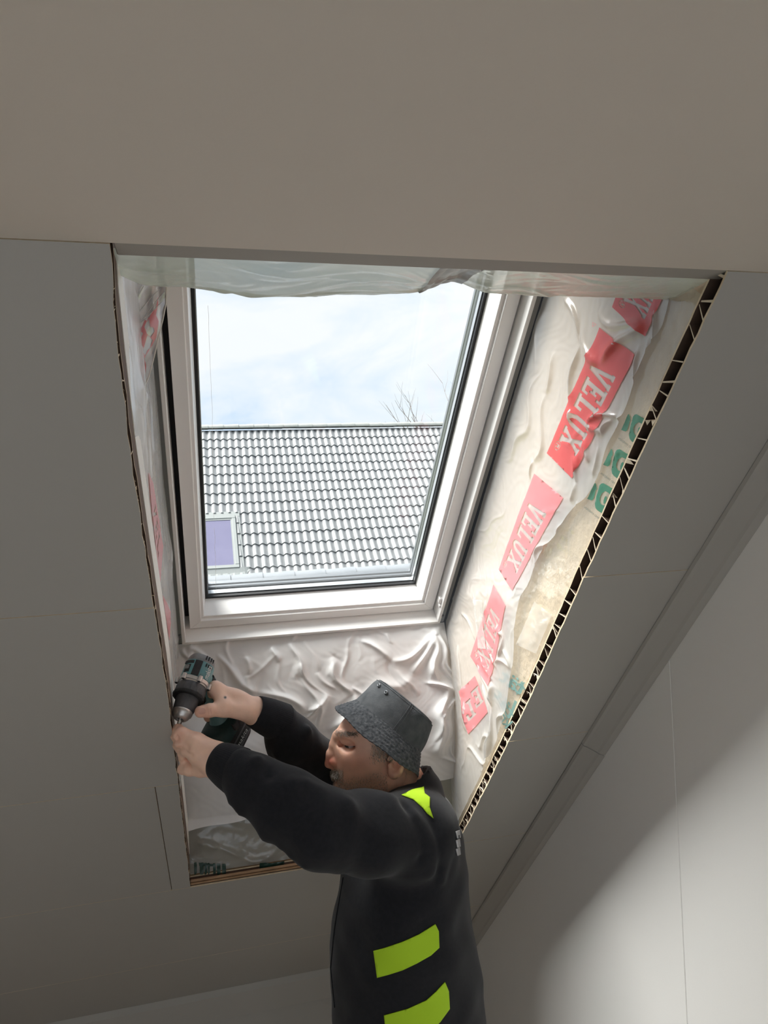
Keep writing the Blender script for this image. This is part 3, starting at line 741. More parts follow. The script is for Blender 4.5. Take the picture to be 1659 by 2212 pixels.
# --- right cheek: barrier film with the green print, then the collar film with the red print bands
fb = Folds(3, .0016, 6, .0004).scatter(14, (.83, 1.0, .4, 2.0), width=(.003, .008), amp=(.001, .003), ang=math.pi/2, spread=.5)
CB = Cheek(.6945, .709, 1, fb)
edge_px = [(1442, 640), (1425, 700), (1382, 800), (1345, 890), (1312, 965), (1296, 1015), (1262, 1075), (1226, 1120), (1180, 1180), (1150, 1240), (1126, 1290), (1112, 1360), (1108, 1440), (1096, 1500), (1084, 1560), (1072, 1600)]
fr_ = Folds(5, .0035, 4.0, .0003)
CR_ = Cheek(.6885, .7005, 1, fr_)
ed = sorted(((CR_.uv(*p)[1], CR_.uv(*p)[0]) for p in edge_px)); ES, EQ = np.array([e_[0] for e_ in ed]), np.array([e_[1] for e_ in ed])
def q_edge(s): return np.maximum(np.interp(s, ES, EQ)+.004*np.sin(np.asarray(s)*37), .828)
def rid_px(F, C, pts, w, a):
    uv = [C.uv(*p) for p in pts]
    for p, q in zip(uv[:-1], uv[1:]): F.ridge(p, q, w, a)
for pts, w, a in (([(1213, 640), (1240, 720), (1247, 870), (1245, 900)], .006, .010), ([(1240, 705), (1290, 750), (1390, 735)], .008, .009), ([(1390, 735), (1300, 660)], .007, .008),
                  ([(1400, 745), (1380, 860), (1330, 930)], .004, .007), ([(1420, 700), (1400, 790), (1368, 850)], .003, .006), ([(1372, 780), (1360, 880)], .003, .006),
                  ([(1275, 930), (1320, 905), (1340, 895)], .003, .009), ([(1273, 932), (1300, 970), (1315, 925)], .003, .008), ([(1262, 960), (1270, 1030)], .004, .006), ([(1290, 990), (1280, 1060)], .004, .005),
                  ([(1180, 640), (1165, 820), (1100, 1010)], .012, .006), ([(1200, 780), (1180, 880), (1150, 1000)], .008, .007), ([(1150, 1000), (1146, 1040)], .004, .006),
                  ([(1255, 1000), (1240, 1060), (1215, 1075)], .004, .007), ([(1232, 1080), (1235, 1130), (1200, 1170)], .005, .007), ([(1200, 1180), (1160, 1220)], .004, .006),
                  ([(1016, 1294), (1030, 1360), (1060, 1480)], .003, .006), ([(1042, 1296), (1046, 1350), (1064, 1440)], .003, .006), ([(1000, 1340), (1030, 1400), (1070, 1560)], .005, .006),
                  ([(1070, 1330), (1085, 1370), (1072, 1420)], .004, .009), ([(1080, 1400), (1098, 1438)], .003, .008), ([(1060, 1420), (1100, 1440)], .003, .007),
                  ([(985, 1400), (1000, 1480), (1010, 1600)], .006, .008), ([(1060, 1480), (1066, 1560), (1050, 1640)], .005, .012), ([(1090, 1520), (1080, 1600)], .004, .008),
                  ([(1046, 1490), (1062, 1580), (1040, 1660)], .004, .009), ([(1020, 1600), (1060, 1590)], .004, .007), ([(1010, 1640), (1050, 1620)], .004, .008)):
    rid_px(fr_, CR_, pts, w, a)
fr_.scatter(34, (.9, 1.27, .45, 2.0), width=(.002, .006), amp=(.0006, .002), ln=(.03, .18), ang=math.pi/2-.35, spread=.5)
n_s = 420
ss = np.linspace(.40, S_OB+.004, n_s)
def lim_q(s): # window end: at the frame down to its corner, then along the crease to the foot of the reveal
    return np.where(s < 1.70, 1.282, np.interp(s, [1.70, S_OB+.01], [1.282, .826]))
def cheekP(C, qa, qb):
    def f(U, V):
        a, b_ = qa(V), qb(V); q = a+(b_-a)*U; return C.P(q, V)
    return f
vb = grid_mesh('vapour_barrier', cheekP(CB, lambda s: .8235+0*s, lambda s: np.minimum(q_edge(s)+.10, lim_q(s)-.002)), np.linspace(0, 1, 40), ss, M['barrier'])
tag(vb, 'clear barrier film with green print beside the honeycomb edge of the right hand boards', 'plastic film')
col = grid_mesh('plastic_sheet', cheekP(CR_, q_edge, lambda s: np.maximum(lim_q(s), q_edge(s)+.002)), np.linspace(0, 1, 200), np.linspace(.40, S_OB+.004, 620), M['collar'])
tag(col, 'crumpled milky plastic sheet printed with red bands, right of the roof window', 'plastic sheet')
for k, (q4, kw) in enumerate((
    (((1392, 470), (1324.5, 663.5), (1395, 727), (1470, 545)), {}),
    (((1297, 707), (1183.5, 979), (1238, 1033), (1375, 767)), {}),
    (((1156, 1022.7), (1076.8, 1229.6), (1108, 1276), (1220, 1075)), {}),
    (((1065.3, 1262.3), (1014.6, 1417.6), (1055.3, 1481.4), (1094.5, 1307.7)), {}),
    (((1003, 1460), (989, 1520), (1011, 1584), (1054, 1537)), None))):
    if kw is None:      # the folded-over band that shows only an E and an L
        lps = [[(1024.6, 1459.8), (991.5, 1493.7), (1011.5, 1586), (1053.8, 1536.7)]]; d_, dn_ = np.array([-.70, .71]), np.array([.36, .93])
        for ch, c_ in (('E', (1028.5, 1506)), ('L', (1012.5, 1534))):
            lps.append([tuple(np.array(c_)+d_*(gx-.5)*25-dn_*(gy-.5)*38) for gx, gy in GLY[ch]])
        drape('printed_band', lps, CR_.lift, M['pink_ink'], col, .0015)
    else:
        drape('printed_band', banner(q4, **kw), CR_.lift, M['red_ink'] if k in (0, 1) else M['pink_ink'], col, .0015)
# small recycling mark and hair-thin caption lines
drape('printed_mark', [circ(1284, 701, 6, 6, 3), circ(1284, 701, 4.4, 4.4, 3)], CR_.lift, M['pink_ink'], col, .0016, 3)
# green print on the barrier film, three times over
def px7(x, y): return (1240+x/8.295, 880+y/8.295)
def shift(lp, d): return [(x+d[0], y+d[1]) for x, y in lp]
sq = [px7(*p) for p in ((1075, 160), (1100, 130), (1140, 122), (1190, 150), (1330, 235), (1270, 345), (1190, 520), (1128, 668), (1040, 610), (1002, 560), (990, 500), (1020, 350))]
o_out = [px7(1175+dx, 390+dy) for dx, dy in ((0, -125), (60, -95), (100, -30), (70, 40), (20, 120), (-30, 130), (-70, 110), (-100, 50), (-95, -20), (-60, -90))]
o_in = [px7(1175+dx, 430+dy) for dx, dy in ((15, -80), (30, -50), (15, 20), (-10, 65), (-28, 55), (-28, 0), (-10, -60))]
ef = [px7(*p) for p in ((975, 130), (1000, 120), (1018, 180), (1024, 230), (1005, 245), (985, 330), (960, 410), (930, 432), (890, 420), (850, 400), (900, 300), (930, 230))]
for k, d in enumerate(((0, 0), (-37.8, 75.5), (-72.6, 149), (-108, 224))):
    if k == 3: continue
    drape('green_emblem', [shift(l, d) for l in (sq, o_out, o_in)], CB.lift, M['green_ink'], vb, .0012, 3)
    drape('green_letter', [shift(ef, d)], CB.lift, M['green_ink'], vb, .0012, 3)
    a, b_ = px7(1085, 745), px7(810, 540); dn = (1.6, -3.0)
    text_drape('small_print', 'AND SWEDEN', [(a[0]+d[0]-1.6, a[1]+d[1]+3.2), (b_[0]+d[0]-1.6, b_[1]+d[1]+3.2), (b_[0]+d[0]+.4, b_[1]+d[1]-.4), (a[0]+d[0]+.4, a[1]+d[1]-.4)], CB.lift, M['grey_text'], vb)
# lower lettering (read from outside, so it runs backwards here)
text_drape('green_lettering', 'tät', [(1128, 1506), (1079, 1470), (1090, 1443), (1140, 1478)], CB.lift, M['faded_green'], vb)
text_drape('green_lettering', 'r', [(1117, 1501), (1111, 1497), (1128, 1470), (1136, 1474)], CB.lift, M['faded_green'], vb)
text_drape('green_lettering', 'tät', [(1100, 1560), (1066, 1500), (1080, 1484), (1114, 1540)], CB.lift, M['faded_green'], vb)
text_drape('green_lettering', 'kr', [(1092, 1575), (1078, 1552), (1092, 1536), (1108, 1560)], CB.lift, M['faded_green'], vb)
text_drape('green_lettering', 'l', [(1107, 1542), (1102, 1538), (1112, 1512), (1118, 1516)], CB.lift, M['faded_green'], vb)
# a strip of clear tape stuck over the barrier film
for q4, w in (([(1022, 1293), (1033, 1400), (1049, 1402), (1041, 1297)], 0), ([(1155, 1300), (1118, 1392), (1160, 1412), (1194, 1328)], 1)):
    tp_ = drape('clear_tape', [q4], (CR_ if w == 0 else CB).lift, M['clear_tape'], None, .003, 6)
    tag(tp_, ('short clear tape strip on the milky sheet between the window corner and the red bands', 'wide clear tape patch on the bare barrier film below the green print')[w], 'tape')

# --- left cheek
fl_ = Folds(8, .0018, 5, .0001).scatter(30, (.9, 1.28, .45, 1.9), width=(.004, .008), amp=(.001, .003), ln=(.05, .3), ang=math.pi/2, spread=.45)
CL = Cheek(-.0915, -.0835, -1, fl_)
# the left film is seen at a grazing angle from inside the room
lef = grid_mesh('plastic_sheet', cheekP(CL, lambda s: .8640+0*s, lambda s: np.maximum(lim_q(s), .868)), np.linspace(0, 1, 90), np.linspace(.40, S_OB-.03, 330), M['collar'])
tag(lef, 'narrow milky plastic strip printed red, left of the roof window', 'plastic sheet')
for q4, lt in (([(318, 1020), (345, 1275), (352, 1180), (331, 1045)], 0), ([(351, 1285), (364, 1385), (366, 1325), (358, 1300)], 0)):
    Q = quad(q4); lps = [[(0, 0), (1, 0), (1, 1), (0, 1)]]
    if q4[0][0] == 318:
        for ch, x0 in (('V', .30), ('E', .48), ('L', .66)): lps.append([(x0+gx*.15, .18+gy*.6) for gx, gy in GLY[ch]])
    drape('printed_band', [[Q(u, v) for u, v in lp] for lp in lps], CL.lift, M['pink_ink'], lef, .0015, 4)

# --- hanging flap in the upper left corner
fp = tag(empty('plastic_flap', tuple(QS(-.08, 1.02, .62))), 'loose triangular flap of clear plastic with a red print in the upper left corner', 'plastic flap')
def flap_P(px, py, off=0.0):
    # a curved hanging sheet, between the left cheek and the window frame
    q = 1.08+.0009*(px-300)+.006*math.sin(px*.12+py*.05)+.008*math.sin(py*.04+1)
    r = ray(px, py); t = (q-off)/(r@NV); return O+r*t
flap_lp = [(309, 612), (345, 616), (359.5, 617), (359, 655), (352, 690), (343, 726), (333, 770), (322, 812), (312, 836), (301, 843), (293, 838), (287, 790), (282, 735), (279, 690), (291, 650)]
v, f = flat_mesh([flap_lp], 4.0); me = bpy.data.meshes.new('film'); me.from_pydata([tuple(map(float, flap_P(x, y))) for x, y in v], [], f); link_mesh('film', me, M['flap'], fp, True)
drape('printed_band', [[(341, 640), (337, 668), (330, 670), (318, 695), (313, 690), (301, 720), (303, 735), (296, 745), (297, 765), (301, 793), (309, 826), (313, 822), (316, 790), (312, 775), (318, 758), (328, 748), (338, 728), (343, 694), (337, 680), (342, 655)],
                        [(312, 706), (321, 684), (325, 706), (332, 708), (334, 716), (325, 730), (318, 722)], [(291, 735), (301, 712), (309, 720), (300, 742), (306, 768), (299, 775)], [(319, 722), (330, 735), (322, 757), (314, 770), (309, 758)]], flap_P, M['pink_ink'], fp, .0015, 3)
hem = MB(); hem.tube([flap_P(x, y, .001) for x, y in flap_lp[2:11]], .0010, 6); hem.build('hem', M['tape_white'], fp, True)
pl = MB()
for a, c in (((281, 672), (311, 618)), ((283, 690), (345, 625)), ((288, 712), (356, 630)), ((300, 700), (352, 652)), ((292, 668), (303, 622))):
    pl.tube([flap_P(a[0]+(c[0]-a[0])*t/6, a[1]+(c[1]-a[1])*t/6+1.5*math.sin(t), .0015) for t in range(7)], [.0003, .0008, .0006, .0009, .0006, .0008, .0003], 5)
o = pl.build('pleat', M['collar'], fp, True)

# --- foot of the reveal: crumpled collar above, darker barrier film below
ff = Folds(21, .006, 5.0, .0003)
SF = Sill(ff, 0.0, .034)
for pts, w, a in (([(640, 1400), (665, 1470), (650, 1560), (668, 1600)], .006, .010), ([(480, 1420), (560, 1480), (640, 1550)], .012, .016), ([(540, 1400), (545, 1440)], .006, .010), ([(600, 1400), (610, 1440)], .006, .010),
                  ([(720, 1400), (740, 1500), (730, 1590)], .009, .013), ([(790, 1395), (850, 1420), (950, 1375)], .008, .010), ([(950, 1380), (930, 1480), (960, 1640)], .010, .022), ([(955, 1380), (980, 1500), (1000, 1640)], .006, .014),
                  ([(960, 1370), (890, 1440), (700, 1560)], .010, .014), ([(960, 1370), (960, 1500), (975, 1650)], .008, .012), ([(900, 1470), (960, 1510), (940, 1600)], .006, .016), ([(930, 1520), (960, 1560), (965, 1640)], .006, .012),
                  ([(690, 1480), (640, 1540)], .005, .012), ([(420, 1400), (470, 1440)], .004, .009), ([(405, 1395), (430, 1440)], .004, .009), ([(660, 1500), (690, 1560)], .004, .008), ([(650, 1440), (680, 1480)], .003, .007), ([(960, 1640), (1010, 1680)], .006, .016), ([(980, 1600), (990, 1690)], .006, .014)):
    rid_px(ff, SF, pts, w, a) if False else [ff.ridge((SF.uv(*p)[0], SF.uv(*p)[1]*SF.len), (SF.uv(*q)[0], SF.uv(*q)[1]*SF.len), w, a) for p, q in zip(pts[:-1], pts[1:])]
ff.scatter(60, (-.06, .68, .0, .22), width=(.003, .008), amp=(.001, .006), ln=(.03, .12), ang=math.pi/2, spread=.7)
tl_, tr_ = SF.uv(400, 1796), SF.uv(545, 1766); sl_ = (tr_[1]-tl_[1])/(tr_[0]-tl_[0])
def t_end(x): return np.clip(tl_[1]+sl_*(x-tl_[0]), .3, .93)+.004*np.sin(x*40)
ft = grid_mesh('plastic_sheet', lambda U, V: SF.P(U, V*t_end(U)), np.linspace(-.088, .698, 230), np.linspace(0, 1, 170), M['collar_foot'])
tag(ft, 'crumpled milky plastic sheet hanging below the roof window behind the man', 'plastic sheet')
fd = Folds(31, .003, 5, .0008).scatter(16, (-.06, .68, .3, .55), width=(.003, .008), amp=(.001, .005), ln=(.08, .35), ang=0, spread=.2)
SD = Sill(fd, -.010)
for pts, w, a in (([(425, 1830), (470, 1846), (545, 1842), (615, 1838)], .004, .008), ([(425, 1828), (440, 1845), (470, 1848)], .004, .008)):
    for p, q in zip(pts[:-1], pts[1:]): fd.ridge((SD.uv(*p)[0], SD.uv(*p)[1]*SD.len), (SD.uv(*q)[0], SD.uv(*q)[1]*SD.len), w, a)
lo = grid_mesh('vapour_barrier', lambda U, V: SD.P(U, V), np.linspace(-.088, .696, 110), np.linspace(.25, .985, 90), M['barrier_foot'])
tag(lo, 'dark grey barrier film with green print along the lower edge of the opening', 'plastic film')
def px77(x, y): return (380+x/4.879, 1760+y/4.879)
for x0, x1 in ((190, 222), (250, 295), (300, 330), (335, 358), (390, 420), (430, 470), (485, 528)):
    drape('green_bar', [[px77(x0, 505+(x0-190)*.03), px77(x1-6, 500+(x0-190)*.05), px77(x1, 530), px77(x1, 610+(x0-190)*.03), px77(x1-14, 630), px77(x0+4, 632)]], SD.lift, M['dark_green'], lo, .002, 3)
drape('green_bar', [[px77(240, 505), px77(400, 520), px77(400, 545), px77(245, 540)]], SD.lift, M['dark_green'], lo, .0021, 3)
drape('green_block', [[px77(882, 502), px77(1010, 508), px77(1142, 485), px77(1138, 558), px77(1010, 582), px77(878, 580)]], SD.lift, M['dark_green'], lo, .002, 3)

# --- film over the window: slung from the ceiling edge, sagging, then up to the window head
cont = [(254, 590), (300, 611), (345, 617), (405, 620), (470, 628), (560, 634), (680, 636), (800, 637), (885, 632), (918, 625), (950, 612), (972, 606), (1000, 613), (1046, 632), (1100, 634), (1180, 639), (1290, 642), (1390, 643), (1480, 648), (1545, 643), (1600, 640)]
YD = .955
cp_ = np.array([(O+ray(px, py)/ray(px, py)[1]*YD) for px, py in cont])
ft_ = Folds(41, .0020, 6, .0004).scatter(40, (-.08, .7, 0, .16), width=(.002, .005), amp=(.001, .004), ln=(.08, .4), ang=0, spread=.25)
def top_P(U, V, off=0.0, xs=cp_[:, 0], zs=cp_[:, 2]):
    x = U; zc = np.interp(x, xs, zs); t1_ = np.clip(V/.45, 0, 1); t2_ = np.clip((V-.45)/.55, 0, 1)
    y0, z0 = Y_TOP+.040, Z_C+.010
    h = ft_(x, V*.3)*np.clip(4*V, 0, 1)*np.where(V < .5, 1, np.clip(1-(V-.5)*3, 0, 1))
    yA = y0+(YD-y0)*t1_; zA = z0+(zc-z0)*np.sin(t1_*math.pi/2)**1.3
    p1 = QS(0, 1.276, .372); y = np.where(V < .45, yA, YD+(p1[1]-YD)*t2_); z = np.where(V < .45, zA, zc+(p1[2]-zc)*(t2_**1.25))
    return np.stack([x, y-off*.7, z-h*.8-off*.7], -1)
tp = grid_mesh('plastic_sheet', top_P, np.linspace(-.0905, .701, 240), np.linspace(0, .475, 60), M['barrier_top'])
tag(tp, 'greenish plastic roll slung under the ceiling edge above the roof window', 'plastic sheet')
xa = float((O+ray(915, 610)/ray(915, 610)[1]*.93)[0]); xb = float((O+ray(1009, 600)/ray(1009, 600)[1]*.93)[0])
tpe = grid_mesh('tape', lambda U, V: top_P(U, V, .0022+.002*np.abs(np.sin(U*160))), np.linspace(xa, xb, 40), np.linspace(.02, .47, 20), M['silver_tape'])
tag(tpe, 'short piece of silver tape on the plastic roll above the roof window', 'tape')
# ================================================================== THE MAN
import openvdb as vdb
# body space: camera axes (right, up, away) in metres; P3 turns a pixel and a depth into it
BC = np.stack([CR, CU, CF], 1)
def P3(px, py, z): return np.array([(px-829.5)/FPX*z, -(py-1106.0)/FPX*z, z])
def to_world(p): return O + np.asarray(p) @ BC.T
ZM = 1.60                                   # depth of the man's middle
class Field:
    """a signed distance field on a grid, built up from soft unions"""
    def __init__(s, lo, hi, vox):
        s.lo = np.array(lo, np.float32); s.vox = vox
        n = np.ceil((np.array(hi)-np.array(lo))/vox).astype(int)+1; s.n = n
        ax = [np.float32(s.lo[i])+np.arange(n[i], dtype=np.float32)*np.float32(vox) for i in range(3)]
        s.X, s.Y, s.Z = np.meshgrid(*ax, indexing='ij', sparse=True)
        s.d = np.full(n, 1.0, np.float32)
    def capsule(s, a, b, ra, rb=None):
        rb = ra if rb is None else rb; a, b = np.array(a, np.float32), np.array(b, np.float32); v = b-a; l2 = float(v@v)+1e-12
        x, y, z = s.X-a[0], s.Y-a[1], s.Z-a[2]
        t = np.clip((x*v[0]+y*v[1]+z*v[2])/l2, 0, 1)
        return np.sqrt((x-t*v[0])**2+(y-t*v[1])**2+(z-t*v[2])**2)-(ra+(rb-ra)*t)
    def ell(s, c, r, axes=None):
        c = np.array(c, np.float32); x, y, z = s.X-c[0], s.Y-c[1], s.Z-c[2]
        if axes is not None:
            A = np.array(axes, np.float32); x, y, z = x*A[0, 0]+y*A[0, 1]+z*A[0, 2], x*A[1, 0]+y*A[1, 1]+z*A[1, 2], x*A[2, 0]+y*A[2, 1]+z*A[2, 2]
        k0 = np.sqrt((x/r[0])**2+(y/r[1])**2+(z/r[2])**2); k1 = np.sqrt((x/r[0]**2)**2+(y/r[1]**2)**2+(z/r[2]**2)**2)+1e-9
        return k0*(k0-1)/k1
    @staticmethod
    def smin(a, b, k):
        if k <= 0: return np.minimum(a, b)
        h = np.maximum(k-np.abs(a-b), 0)/k
        return np.minimum(a, b)-h*h*k*.25
    def add(s, f, k=.01): s.d = s.smin(s.d, f, k)
    def cut(s, f, k=.004): s.d = -s.smin(-s.d, f, k)
    def chain(s, pts, rs, k=.008, kj=.004):
        f = None
        for i in range(len(pts)-1):
            c = s.capsule(pts[i], pts[i+1], rs[i], rs[i+1]); f = c if f is None else s.smin(f, c, kj)
        s.add(f, k)
    def mesh(s):
        g = vdb.FloatGrid(background=float(1.0)); g.copyFromArray(np.ascontiguousarray(np.clip(s.d, -3*s.vox, 3*s.vox)))
        p, q = g.convertToQuads(isovalue=0.0)
        return p.astype(float)*s.vox+s.lo, q
def field_object(name, parts, mt, parent, colour=None):
    V, F = [], []
    n = 0
    for p, q in parts: V.append(p); F.append(q.astype(int)+n); n += len(p)
    V, F = np.concatenate(V), np.concatenate(F)
    me = bpy.data.meshes.new(name); me.from_pydata(to_world(V).tolist(), [], F[:, ::-1].tolist())
    a, b, c = (to_world(V[F[:400, i]]) for i in (0, 1, 2))
    if colour is not None:
        col_ = np.ones((len(V), 4), np.float32); col_[:, :3] = colour(V)
        at = me.attributes.new('tint', 'FLOAT_COLOR', 'POINT'); at.data.foreach_set('color', col_.ravel())
    o = link_mesh(name, me, mt, parent, True)
    return o, V, F

man = tag(empty('person', tuple(to_world(P3(880, 2990, ZM))*np.array([1, 1, 0]))), 'bearded man in a grey bucket hat and black jacket with lime patches, reaching left', 'person')

def lin(r, g_, b_): return np.array(srgb(r, g_, b_)[:3])
def vmat(name, rough, bump, sss=.12):
    m = mat(name, (1, 1, 1), rough, bump=bump, sss=sss); nt = m.node_tree; p = nt.nodes['Principled BSDF']
    a = nt.nodes.new('ShaderNodeAttribute'); a.attribute_name = 'tint'
    tcn = nt.nodes.new('ShaderNodeTexCoord'); nz = nt.nodes.new('ShaderNodeTexNoise'); nz.inputs['Scale'].default_value = 55; nz.inputs['Detail'].default_value = 4
    hs = nt.nodes.new('ShaderNodeHueSaturation'); mr = nt.nodes.new('ShaderNodeMapRange'); mr.inputs[3].default_value = .86; mr.inputs[4].default_value = 1.12
    nt.links.new(tcn.outputs['Object'], nz.inputs['Vector']); nt.links.new(nz.outputs['Fac'], mr.inputs[0]); nt.links.new(mr.outputs[0], hs.inputs['Value'])
    nt.links.new(a.outputs['Color'], hs.inputs['Color']); nt.links.new(hs.outputs[0], p.inputs['Base Color']); return m
M['skin'] = vmat('skin', .48, (420, .25, .0008))
M['fleece'] = mat('black_fleece', (0.0165, 0.0175, 0.021), .92, spec=.15, noise=(120, .5, (0.024, 0.025, 0.029)), bump=(700, .35, .0008))
M['fleece'].node_tree.nodes['Principled BSDF'].inputs['Sheen Weight'].default_value = .12
M['rib'] = mat('black_rib_knit', (0.013, 0.014, 0.017), .95, spec=.12, bump=(900, .4, .0006))
M['lime'] = mat('lime_fabric', (0.50, 0.80, 0.035), .7, spec=.2, bump=(600, .3, .0005))
M['reflective'] = mat('reflective_tape', (0.55, 0.55, 0.57), .4, metal=.2)
M['trousers'] = mat('black_work_trousers', (0.014, 0.014, 0.016), .85, bump=(300, .4, .001))
M['boot'] = mat('black_boot_leather', (0.02, 0.018, 0.016), .5)
M['hat'] = mat('washed_grey_cotton', (0.070, 0.076, 0.082), .9, spec=.2, noise=(45, .8, (0.115, 0.122, 0.13)), bump=(380, .6, .0012))
M['hair_grey'] = mat('grey_hair', (0.33, 0.30, 0.27), .6); M['hair_brown'] = mat('brown_hair', (0.13, 0.085, 0.055), .6); M['hair_white'] = mat('white_hair', (0.60, 0.57, 0.53), .6)
M['nail'] = mat('nail', lin(214, 168, 152), .3)

# ------------------------------------------------ head
def HD(px, py, lat=0.0): return P3(px, py, ZM-lat)
HA = np.array([.625, .745, .234]); HA /= np.linalg.norm(HA)          # up through the hat
HB = np.array([-.765, .642, 0.]); HB -= HA*(HB@HA); HB /= np.linalg.norm(HB)   # hat forwards
HCx = np.cross(HA, HB)                                               # hat sideways
RC = HD(838.5, 1570)                                                 # centre of the hat's band
h = Field(P3(690, 1780, ZM)+[0, 0, -.125], P3(945, 1470, ZM)+[0, 0, .125], .0021)
AX = [HB, HA, HCx]
h.add(h.ell(RC-HA*.004+HB*.003, (.0835, .062, .069), AX), 0)
h.add(h.ell(HD(778, 1594), (.0545, .050, .058)), .03)                 # forehead
h.add(h.ell(HD(783, 1640), (.058, .062, .057)), .03)                  # face
h.add(h.ell(HD(800, 1620), (.062, .07, .066)), .03)
for sg in (-1, 1):
    h.add(h.capsule(HD(838, 1686, sg*.050), HD(752, 1712, sg*.018), .020, .016), .022)   # jaw
    h.add(h.ell(HD(766, 1634, sg*.045), (.022, .018, .017)), .022)    # cheekbone
    h.add(h.ell(HD(780, 1668, sg*.040), (.03, .028, .020)), .03)
    h.add(h.capsule(HD(730, 1588, sg*.012), HD(748, 1588, sg*.044), .0085, .0075), .013)  # brow
    h.cut(h.ell(HD(737, 1606, sg*.028), (.007, .007, .008)), .012)
    h.cut(h.ell(HD(746, 1611, sg*.052), (.0235, .0110, .0165)), .010)   # eye socket
    h.add(h.ell(HD(757, 1610.5, sg*.0365), (.0142, .0132, .0138)), .005) # lids round the eyeball
    h.add(h.capsule(HD(741, 1601, sg*.036), HD(771, 1605.5, sg*.050), .0046, .0042), .006)   # hooded upper lid
    h.cut(h.capsule(HD(743, 1605.5, sg*.044), HD(770, 1609, sg*.0525), .0011), .0022)        # crease of the lid
    h.add(h.capsule(HD(742, 1621, sg*.034), HD(764, 1624, sg*.046), .0055, .004), .008)   # bag under the eye
    h.cut(h.ell(HD(752, 1613, sg*.046), (.0180, .0023, .0150)), .0012)                      # the narrowed eye
    h.cut(h.capsule(HD(769, 1613.5, sg*.048), HD(783, 1610, sg*.056), .0010), .003); h.cut(h.capsule(HD(768, 1616, sg*.048), HD(784, 1620, sg*.056), .0010), .003)
    h.cut(h.capsule(HD(743, 1627, sg*.036), HD(760, 1632, sg*.048), .0013), .004)
    h.cut(h.capsule(HD(730, 1597, sg*.016), HD(737, 1592, sg*.026), .0013), .003)
    h.cut(h.capsule(HD(748, 1632, sg*.046), HD(768, 1624, sg*.056), .0012), .003)
for k in range(3):                                                    # crow's feet, forehead lines
    pass
h.add(h.capsule(HD(728, 1590), HD(722, 1606), .010, .0085), .008)
h.chain([HD(735, 1594), HD(724.5, 1611), HD(716, 1630), HD(711.5, 1646.5)], [.0110, .0108, .0122, .0128], .012, .006)   # nose
for sg in (-1, 1):
    h.add(h.ell(HD(727, 1647, sg*.0145), (.0150, .0100, .0085)), .006) # wing
    h.cut(h.ell(HD(721, 1658, sg*.0085), (.006, .0035, .0035)), .002)  # nostril
    h.cut(h.capsule(HD(741, 1645, sg*.027), HD(738, 1668, sg*.037), .0016), .006)   # fold beside the mouth
h.add(h.ell(HD(746, 1672), (.031, .020, .030)), .014)                 # upper lip
h.add(h.ell(HD(748, 1700), (.026, .022, .028)), .016)                 # chin
h.add(h.ell(HD(741, 1704), (.020, .016, .018)), .012)
h.add(h.capsule(HD(730, 1692, -.015), HD(730, 1692, .015), .0068), .006); h.add(h.capsule(HD(728, 1681, -.016), HD(728, 1681, .016), .0066), .006)
h.cut(h.capsule(HD(722, 1686.5, -.024), HD(722, 1686.5, .024), .0024), .003)
h.add(h.capsule(HD(826, 1690), HD(868, 1800), .055, .066), .03)       # neck
h.add(h.capsule(HD(850, 1676), HD(880, 1760), .044, .060), .03)
for y0, y1 in ((1560, 1566), (1570, 1575)):                           # forehead lines
    for sg in (-1, 1): h.cut(h.capsule(HD(722, y0, sg*.004), HD(756, y1, sg*.053), .0017), .005)
for sg in (-1, 1):                                                    # ears
    c = HD(856, 1656, sg*.075)
    ea = [np.array([.93, -.36, -sg*.10]), np.array([.36, .93, 0]), np.array([.1, -.03, sg*.99])]; ea = [v/np.linalg.norm(v) for v in ea]
    h.add(h.ell(c-np.array([0, .003, 0]), (.0160, .026, .0070), ea), .004)
    rim = [HD(840, 1640, sg*.078), HD(847, 1634, sg*.080), HD(860, 1632, sg*.081), HD(870, 1639, sg*.083), HD(872, 1650, sg*.086), HD(864, 1665, sg*.083), HD(852, 1674, sg*.079), HD(845, 1671, sg*.076)]
    h.chain(rim, [.0040, .0046, .0050, .0052, .0052, .0052, .0068, .0055], .002)
    h.cut(h.ell(HD(853, 1651, sg*.0855), (.0085, .0125, .0120)), .002)
    h.cut(h.ell(HD(860, 1640, sg*.088), (.0055, .007, .006)), .003)
    h.add(h.ell(HD(842, 1654, sg*.077), (.004, .006, .004)), .003)   # tragus
head = h.mesh()

# ------------------------------------------------ hands
RIGHT = dict(wrist=P3(549, 1538, 1.535))
hr = Field(P3(395, 1620, 1.50)+[0, 0, -.10], P3(640, 1440, 1.56)+[0, 0, .16], .0018)
wr_ = P3(552, 1537, 1.535); fa_ = P3(640, 1590, 1.60)
hr.add(hr.capsule(wr_+[0, .006, .006], fa_, .024, .034), 0); hr.add(hr.capsule(wr_+[0, -.006, -.008], fa_, .022, .032), .012)
mcp = [P3(463, 1486, 1.512), P3(476, 1494, 1.540), P3(488, 1506, 1.565), P3(500, 1522, 1.585)]
for i, m_ in enumerate(mcp):
    hr.add(hr.capsule(wr_+np.array([-.012, .008-.006*i, -.012+.012*i]), m_, .019, (.0135, .0135, .0125, .0115)[i]), .016)
hr.add(hr.ell(P3(500, 1512, 1.525), (.034, .020, .022)), .02)
thumb = [P3(530, 1538, 1.505), P3(486, 1531, 1.482), P3(452, 1535, 1.462), P3(433, 1537.5, 1.452)]
hr.chain(thumb, [.0185, .0150, .0128, .0118], .014, .006)
hr.add(hr.capsule(P3(468, 1488, 1.508), P3(482, 1528, 1.482), .011, .013), .016)      # web
hr.add(hr.ell(P3(454, 1534, 1.460), (.012, .0128, .012)), .004)
